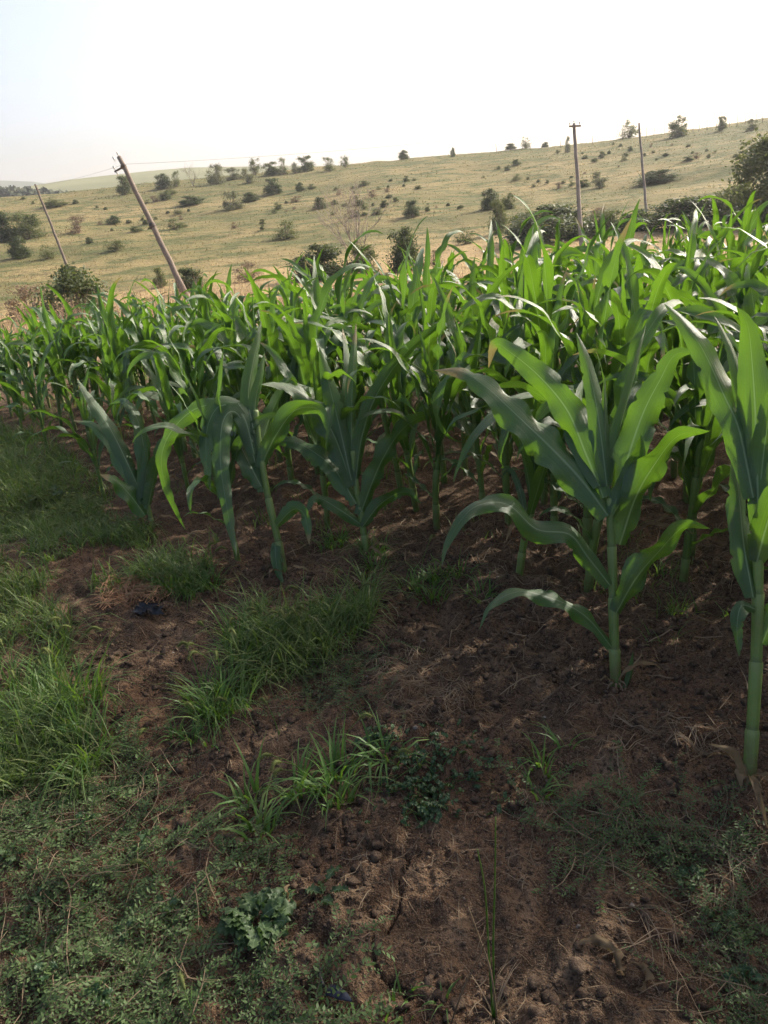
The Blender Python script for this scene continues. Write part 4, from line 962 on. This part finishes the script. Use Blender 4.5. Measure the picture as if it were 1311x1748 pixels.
rosette((555, 1545), 5, .05, 'small dark leafy seedling beside the lobed weed rosette', seed=9)
def bindweed(px, rx, n, label, seed):
    r = np.random.default_rng(seed); p = at(*px); e = empty('bindweed', (p[0], p[1], float(gz(p[0], p[1]))))
    V, Fc, uv = lobed_leaf(.024, .014, 1.0, 3); me = mesh_np('leaf', V, Fc, M['bind'], uv)
    for k in range(n):
        x, y = r.normal(0, rx * .5), r.normal(0, rx * .38); o = obj('leaf', me, e); s = r.uniform(.6, 1.25)
        o.location = (x, y, float(gz(p[0] + x, p[1] + y)) - e.location.z + r.uniform(.004, .022)); o.rotation_euler = (r.normal(0, .4), r.normal(-.2, .35), r.uniform(0, 6.28)); o.scale = (s, s, s)
    mb = MB()
    for k in range(9):
        a = r.uniform(0, 6.28); t = np.linspace(0, 1, 7); x = np.cos(a) * rx * t + r.normal(0, .012, 7); y = np.sin(a) * rx * .8 * t + r.normal(0, .012, 7)
        mb.add(*tube(catmull(np.column_stack([x, y, gz(p[0] + x, p[1] + y) - e.location.z + .008]), 14), .0011, 4))
    obj('stem', mb.mesh('stem', M['grass']), e); return tag(e, label, 'weed')
bindweed((735, 1340), .17, 170, 'dark leafy bindweed patch on the soil beside the low dark tuft', 2)
bindweed((645, 1290), .07, 34, 'small dark bindweed clump above the low dark tuft', 5)
bindweed((735, 1400), .07, 30, 'bindweed shoots creeping below the dark leafy patch', 8)
for i, px in enumerate([(60, 1560), (150, 1420), (215, 1620), (90, 1690), (290, 1560), (255, 1440), (30, 1480), (180, 1735), (1230, 1600), (1270, 1700), (1180, 1520)]):
    e = rosette(px, 7, .032, 'small leafy seedling among the creeping weeds', 'bind' if i % 2 else 'lobed', 1.5 + i % 3, (-.05, .5), 60 + i); e['group'] = 'seedlings among the creeping weeds'
# a tall dry grass stalk with two leaning companions
p = at(845, 1752); e = empty('grass_stalk', (p[0], p[1], float(gz(p[0], p[1])))); dep = depth(p)
for k, pts in enumerate([[(845, 1750), (842, 1620), (845, 1500), (846, 1395)], [(842, 1748), (834, 1620), (828, 1520), (815, 1450)], [(850, 1750), (838, 1660), (818, 1600), (800, 1550)], [(770, 1748), (790, 1690), (815, 1640), (832, 1600)]]):
    P = catmull([lift(a, b, dep - .10 * i) - np.array(e.location) for i, (a, b) in enumerate(pts)], 14); mb = MB(); mb.add(*tube(P, np.linspace(.0022, .0010, 14), 6)); obj('stem', mb.mesh('stem', M['grass'] if k < 2 else M['straw']), e)
V, Fc, uv = blades(np.zeros((16, 3)), rng.uniform(.05, .16, 16), rng.uniform(0, 6.28, 16), rng.uniform(.3, 1.5, 16), np.full(16, .003), rows=4); obj('blades', mesh_np('blades', V, Fc, M['straw'], uv), e)
tag(e, 'tall thin grass stalk rising from the lower frame edge over the soil', 'grass stalk')
# straw, roots and stalk bits strewn over the soil
def strew(q, lmin, lmax, wd, lift_=.005, curl=.22):
    n = len(q); a = rng.uniform(0, 6.28, n); L_ = rng.uniform(lmin, lmax, n); k = 5; s = np.linspace(-.5, .5, k); c = rng.normal(0, curl, n); V = np.zeros((n, k, 2, 3))
    hz = rng.uniform(.2, 1.6, n) * lift_
    for i in range(k):
        aa = a + c * s[i] * 2; x = q[:, 0] + np.cos(aa) * L_ * s[i]; y = q[:, 1] + np.sin(aa) * L_ * s[i]; z = gz(x, y) + hz + rng.normal(0, .001, n)
        nx, ny = -np.sin(aa) * wd * .5, np.cos(aa) * wd * .5; tp = 1 - abs(s[i]) * 1.1
        V[:, i, 0] = np.stack([x - nx * tp, y - ny * tp, z], -1); V[:, i, 1] = np.stack([x + nx * tp, y + ny * tp, z + wd * .4], -1)
    f = np.array([[2 * i, 2 * i + 1, 2 * i + 3, 2 * i + 2] for i in range(k - 1)]); return V.reshape(-1, 3), (np.arange(n)[:, None, None] * (2 * k) + f).reshape(-1, 4)
mb = MB()
q = np.concatenate([patch([(250, 1000), (1311, 950), (1500, 1250), (1500, 1800), (-100, 1800), (-100, 1300)], 4200, 33, .0, .3), patch([(250, 1000), (1311, 950), (1500, 1250), (1500, 1800), (-100, 1800)], 900, 35, -.5)])
mb.add(*strew(q, .012, .08, .0021)); 
mb.add(*strew(patch([(560, 880), (1311, 860), (1311, 1000), (900, 1060), (500, 1000)], 1300, 37, -.3), .03, .13, .003))
q = np.array([EDGE_O + ED * s + EN * t for s, t in zip(rng.uniform(-1, 10, 2600), rng.uniform(-.2, 6, 2600))]); mb.add(*strew(q, .03, .16, .0045, .010))
mb.add(*strew(patch([(1040, 1230), (1250, 1240), (1240, 1300), (1060, 1290)], 130, 37, -.6), .05, .14, .0022, .012)); mb.add(*strew(patch([(610, 1140), (760, 1120), (830, 1230), (700, 1260)], 420, 37, -.6), .04, .13, .002, .014))
mb.add(*strew(patch([(0, 1330), (300, 1300), (420, 1500), (340, 1760), (-60, 1760)], 420, 37, -.6), .06, .24, .0022, .02)); mb.add(*strew(patch([(900, 1380), (1311, 1400), (1340, 1760), (1150, 1760)], 260, 38, -.6), .06, .2, .002, .014))
tag(obj('straw', mb.mesh('straw', M['straw'])), 'bits of straw and pale roots strewn over the soil', 'straw', kind='stuff')
M['red_straw'] = leafy('red_straw', (0.20, 0.10, 0.055), (0.36, 0.22, 0.125), (0.35, 0.2, 0.1), tw=0.2, rough=0.75, spec=0.2, scale=20)
mb = MB(); mb.add(*strew(patch([(190, 1000), (290, 980), (300, 1030), (170, 1050)], 800, 39, -.9), .05, .16, .0035, .02, .25))
tag(obj('straw', mb.mesh('straw', M['red_straw'])), 'flattened mat of reddish straw beside the verge grass', 'straw', kind='stuff')
# clods and pebbles
import bmesh
def lumps(name, q, smin, smax, mat, seed):
    bm = bmesh.new(); bmesh.ops.create_icosphere(bm, subdivisions=2, radius=1); V0 = np.array([v.co[:] for v in bm.verts]); F0 = np.array([[v.index for v in f.verts] for f in bm.faces]); bm.free()
    mb = MB(); r = np.random.default_rng(seed)
    for x, y in q:
        s = smin + (smax - smin) * r.uniform() ** 3.0; V = V0 * (1 + .26 * np.sin(V0 @ r.normal(0, 2.6, 3) + r.uniform(0, 6))[:, None] + .14 * np.sin(V0 @ r.normal(0, 5.5, 3))[:, None]) * np.array([1, r.uniform(.65, 1), r.uniform(.45, .75)]) * s
        a = r.uniform(0, 6.28); V = np.stack([V[:, 0] * math.cos(a) - V[:, 1] * math.sin(a) + x, V[:, 0] * math.sin(a) + V[:, 1] * math.cos(a) + y, V[:, 2] + float(gz(x, y)) + s * .12], -1); mb.add(V, F0)
    return mb.mesh(name, mat)
soil_poly = [(100, 1080), (420, 960), (1311, 930), (1500, 1250), (1500, 1800), (300, 1800), (380, 1500), (120, 1250)]
tag(obj('clods', lumps('clods', patch(soil_poly, 7500, 43, -.12, .25), .002, .018, M['clod'], 3)), 'crumbly soil clods lying over the bare ground', 'clods', kind='stuff')
q = patch(soil_poly, 34000, 61, -.05, .12); m = len(q); me = bmesh.new(); bmesh.ops.create_icosphere(me, subdivisions=1, radius=1); V0 = np.array([v.co[:] for v in me.verts]); F0 = np.array([[v.index for v in f.verts] for f in me.faces]); me.free()
sz = .0015 + .0055 * rng.uniform(0, 1, m) ** 3; V = V0[None] * (1 + rng.normal(0, .24, (m, len(V0), 1))) * sz[:, None, None] * np.stack([np.ones(m), rng.uniform(.6, 1, m), rng.uniform(.5, .9, m)], -1)[:, None]
a = rng.uniform(0, 6.28, m)[:, None]; V = np.stack([V[..., 0] * np.cos(a) - V[..., 1] * np.sin(a) + q[:, :1], V[..., 0] * np.sin(a) + V[..., 1] * np.cos(a) + q[:, 1:], V[..., 2] + (gz(q[:, 0], q[:, 1]) + sz * .2)[:, None]], -1)
tag(obj('crumbs', mesh_np('crumbs', V.reshape(-1, 3), (np.arange(m)[:, None, None] * len(V0) + F0).reshape(-1, 3), M['clod'], None, False)), 'fine soil crumbs covering the bare ground', 'soil crumbs', kind='stuff'); print('crumbs', m)
tag(obj('pebbles', lumps('pebbles', patch(soil_poly, 210, 47, -.3), .002, .0065, M['pebble'], 5)), 'small pale pebbles scattered on the soil', 'pebbles', kind='stuff')
for px, s, lb in [((1205, 1478), .020, 'fist sized grey clod lying by the creeping weed'), ((985, 1675), .017, 'grey lump of soil beside the withered leaf'), ((860, 1066), .010, 'pale flat chip of stone before the tall corn plant')]:
    p = at(*px); me = lumps('stone', [(0, 0)], s, s, M['clod'], int(px[0])); o = obj('stone', me); o.location = (p[0], p[1], float(gz(*p[:2])) - float(gz(0, 0)) ); tag(o, lb, 'stone')
# withered leaf scraps
def scrap(px, ln, wd, label, seed):
    r = np.random.default_rng(seed); p = at(*px); e = empty('dead_leaf', (p[0], p[1], float(gz(*p[:2])) + .006)); t = np.linspace(0, 1, 7); a = r.uniform(0, 6.28)
    P = np.column_stack([np.cos(a + t * 1.8) * t * ln, np.sin(a + t * 1.8) * t * ln, .012 * np.sin(t * 7 + seed) + .014]); P = catmull(P, 18)
    L = np.tile([0.2, 0.3, .9], (18, 1)); V, Fc, uv = leaf_arrays(P, L, wd, .9, .7, seed, 1.6, 5, .4, 4); obj('blade', mesh_np('blade', V, Fc, M['husk'], uv), e); return tag(e, label, 'dead leaf')
scrap((1050, 1690), .10, .03, 'curled withered leaf lying on dark soil near the lower frame edge', 3); scrap((1085, 1705), .06, .02, 'small curled brown leaf touching the larger withered leaf', 4)
scrap((845, 1355), .05, .022, 'pale shrivelled leaf at the edge of the bindweed patch', 6); scrap((500, 1535), .06, .02, 'brown withered leaf beside the lobed weed rosette', 7)
scrap((395, 1480), .14, .035, 'brown dead corn leaf lying among creeping weeds', 11)
# plastic scraps
p = at(582, 1712); e = empty('plastic_scrap', (p[0], p[1], float(gz(*p[:2])) + .006)); t = np.linspace(0, 1, 12)
V, Fc, uv = leaf_arrays(np.column_stack([(t - .5) * .050, -(t - .5) * .032, .006 + .006 * np.sin(t * 3.1)]), np.tile([.5, .85, .1], (12, 1)), .026, -.25, .1, 2, .1, 7, .95, 1); V2 = V - [0, 0, .003]
mb = MB(); mb.add(V, Fc); mb.add(V2, Fc[:, ::-1]); obj('sheet', mb.mesh('sheet', M['plastic']), e)
mb = MB(); mb.add(*tube(catmull([[-.032, .02, .006], [-.040, .045, .010], [-.036, .07, .004]], 8), [.004, .0045, .004, .004, .004, .004, .003, .002], 6)); obj('strap', mb.mesh('strap', M['black_plastic']), e)
tag(e, 'dark blue plastic scrap with a black strap half buried in soil', 'plastic scrap')
p = at(262, 1055); mb = MB(); r = np.random.default_rng(3)
for k in range(4):
    P = np.column_stack([np.linspace(-.05, .05, 10) + r.normal(0, .01), r.normal(0, .018) + .02 * np.sin(np.linspace(0, 5, 10) + k), .012 + .014 * np.abs(np.sin(np.linspace(0, 6, 10) + k * 2))]); V, Fc, uv = leaf_arrays(P, np.tile([.1, .9, .3], (10, 1)), .04, .5, .6, k, .8, 5, .8, 3); mb.add(V, Fc, uv)
tag(obj('crumpled_plastic', mb.mesh('crumpled_plastic', M['black_plastic']), None, (p[0], p[1], float(gz(*p[:2])))), 'crumpled black plastic lying beside the reddish straw', 'plastic')

# ------------------------------------------------------------------ haze
hm = bpy.data.materials.new('haze'); hm.use_nodes = True; n = hm.node_tree; n.nodes.clear(); out = n.nodes.new('ShaderNodeOutputMaterial'); pv = n.nodes.new('ShaderNodeVolumePrincipled')
pv.inputs['Color'].default_value = (0.93, 0.95, 1.0, 1); pv.inputs['Density'].default_value = 0.00032; pv.inputs['Anisotropy'].default_value = 0.3
n.links.new(pv.outputs[0], out.inputs['Volume'])
V, Fc = box((0, 0, 15), (3400, 3400, 190)); tag(obj('haze', mesh_np('haze', V, Fc, hm, smooth=False)), 'thin pale summer haze over the hills', 'haze', kind='stuff')
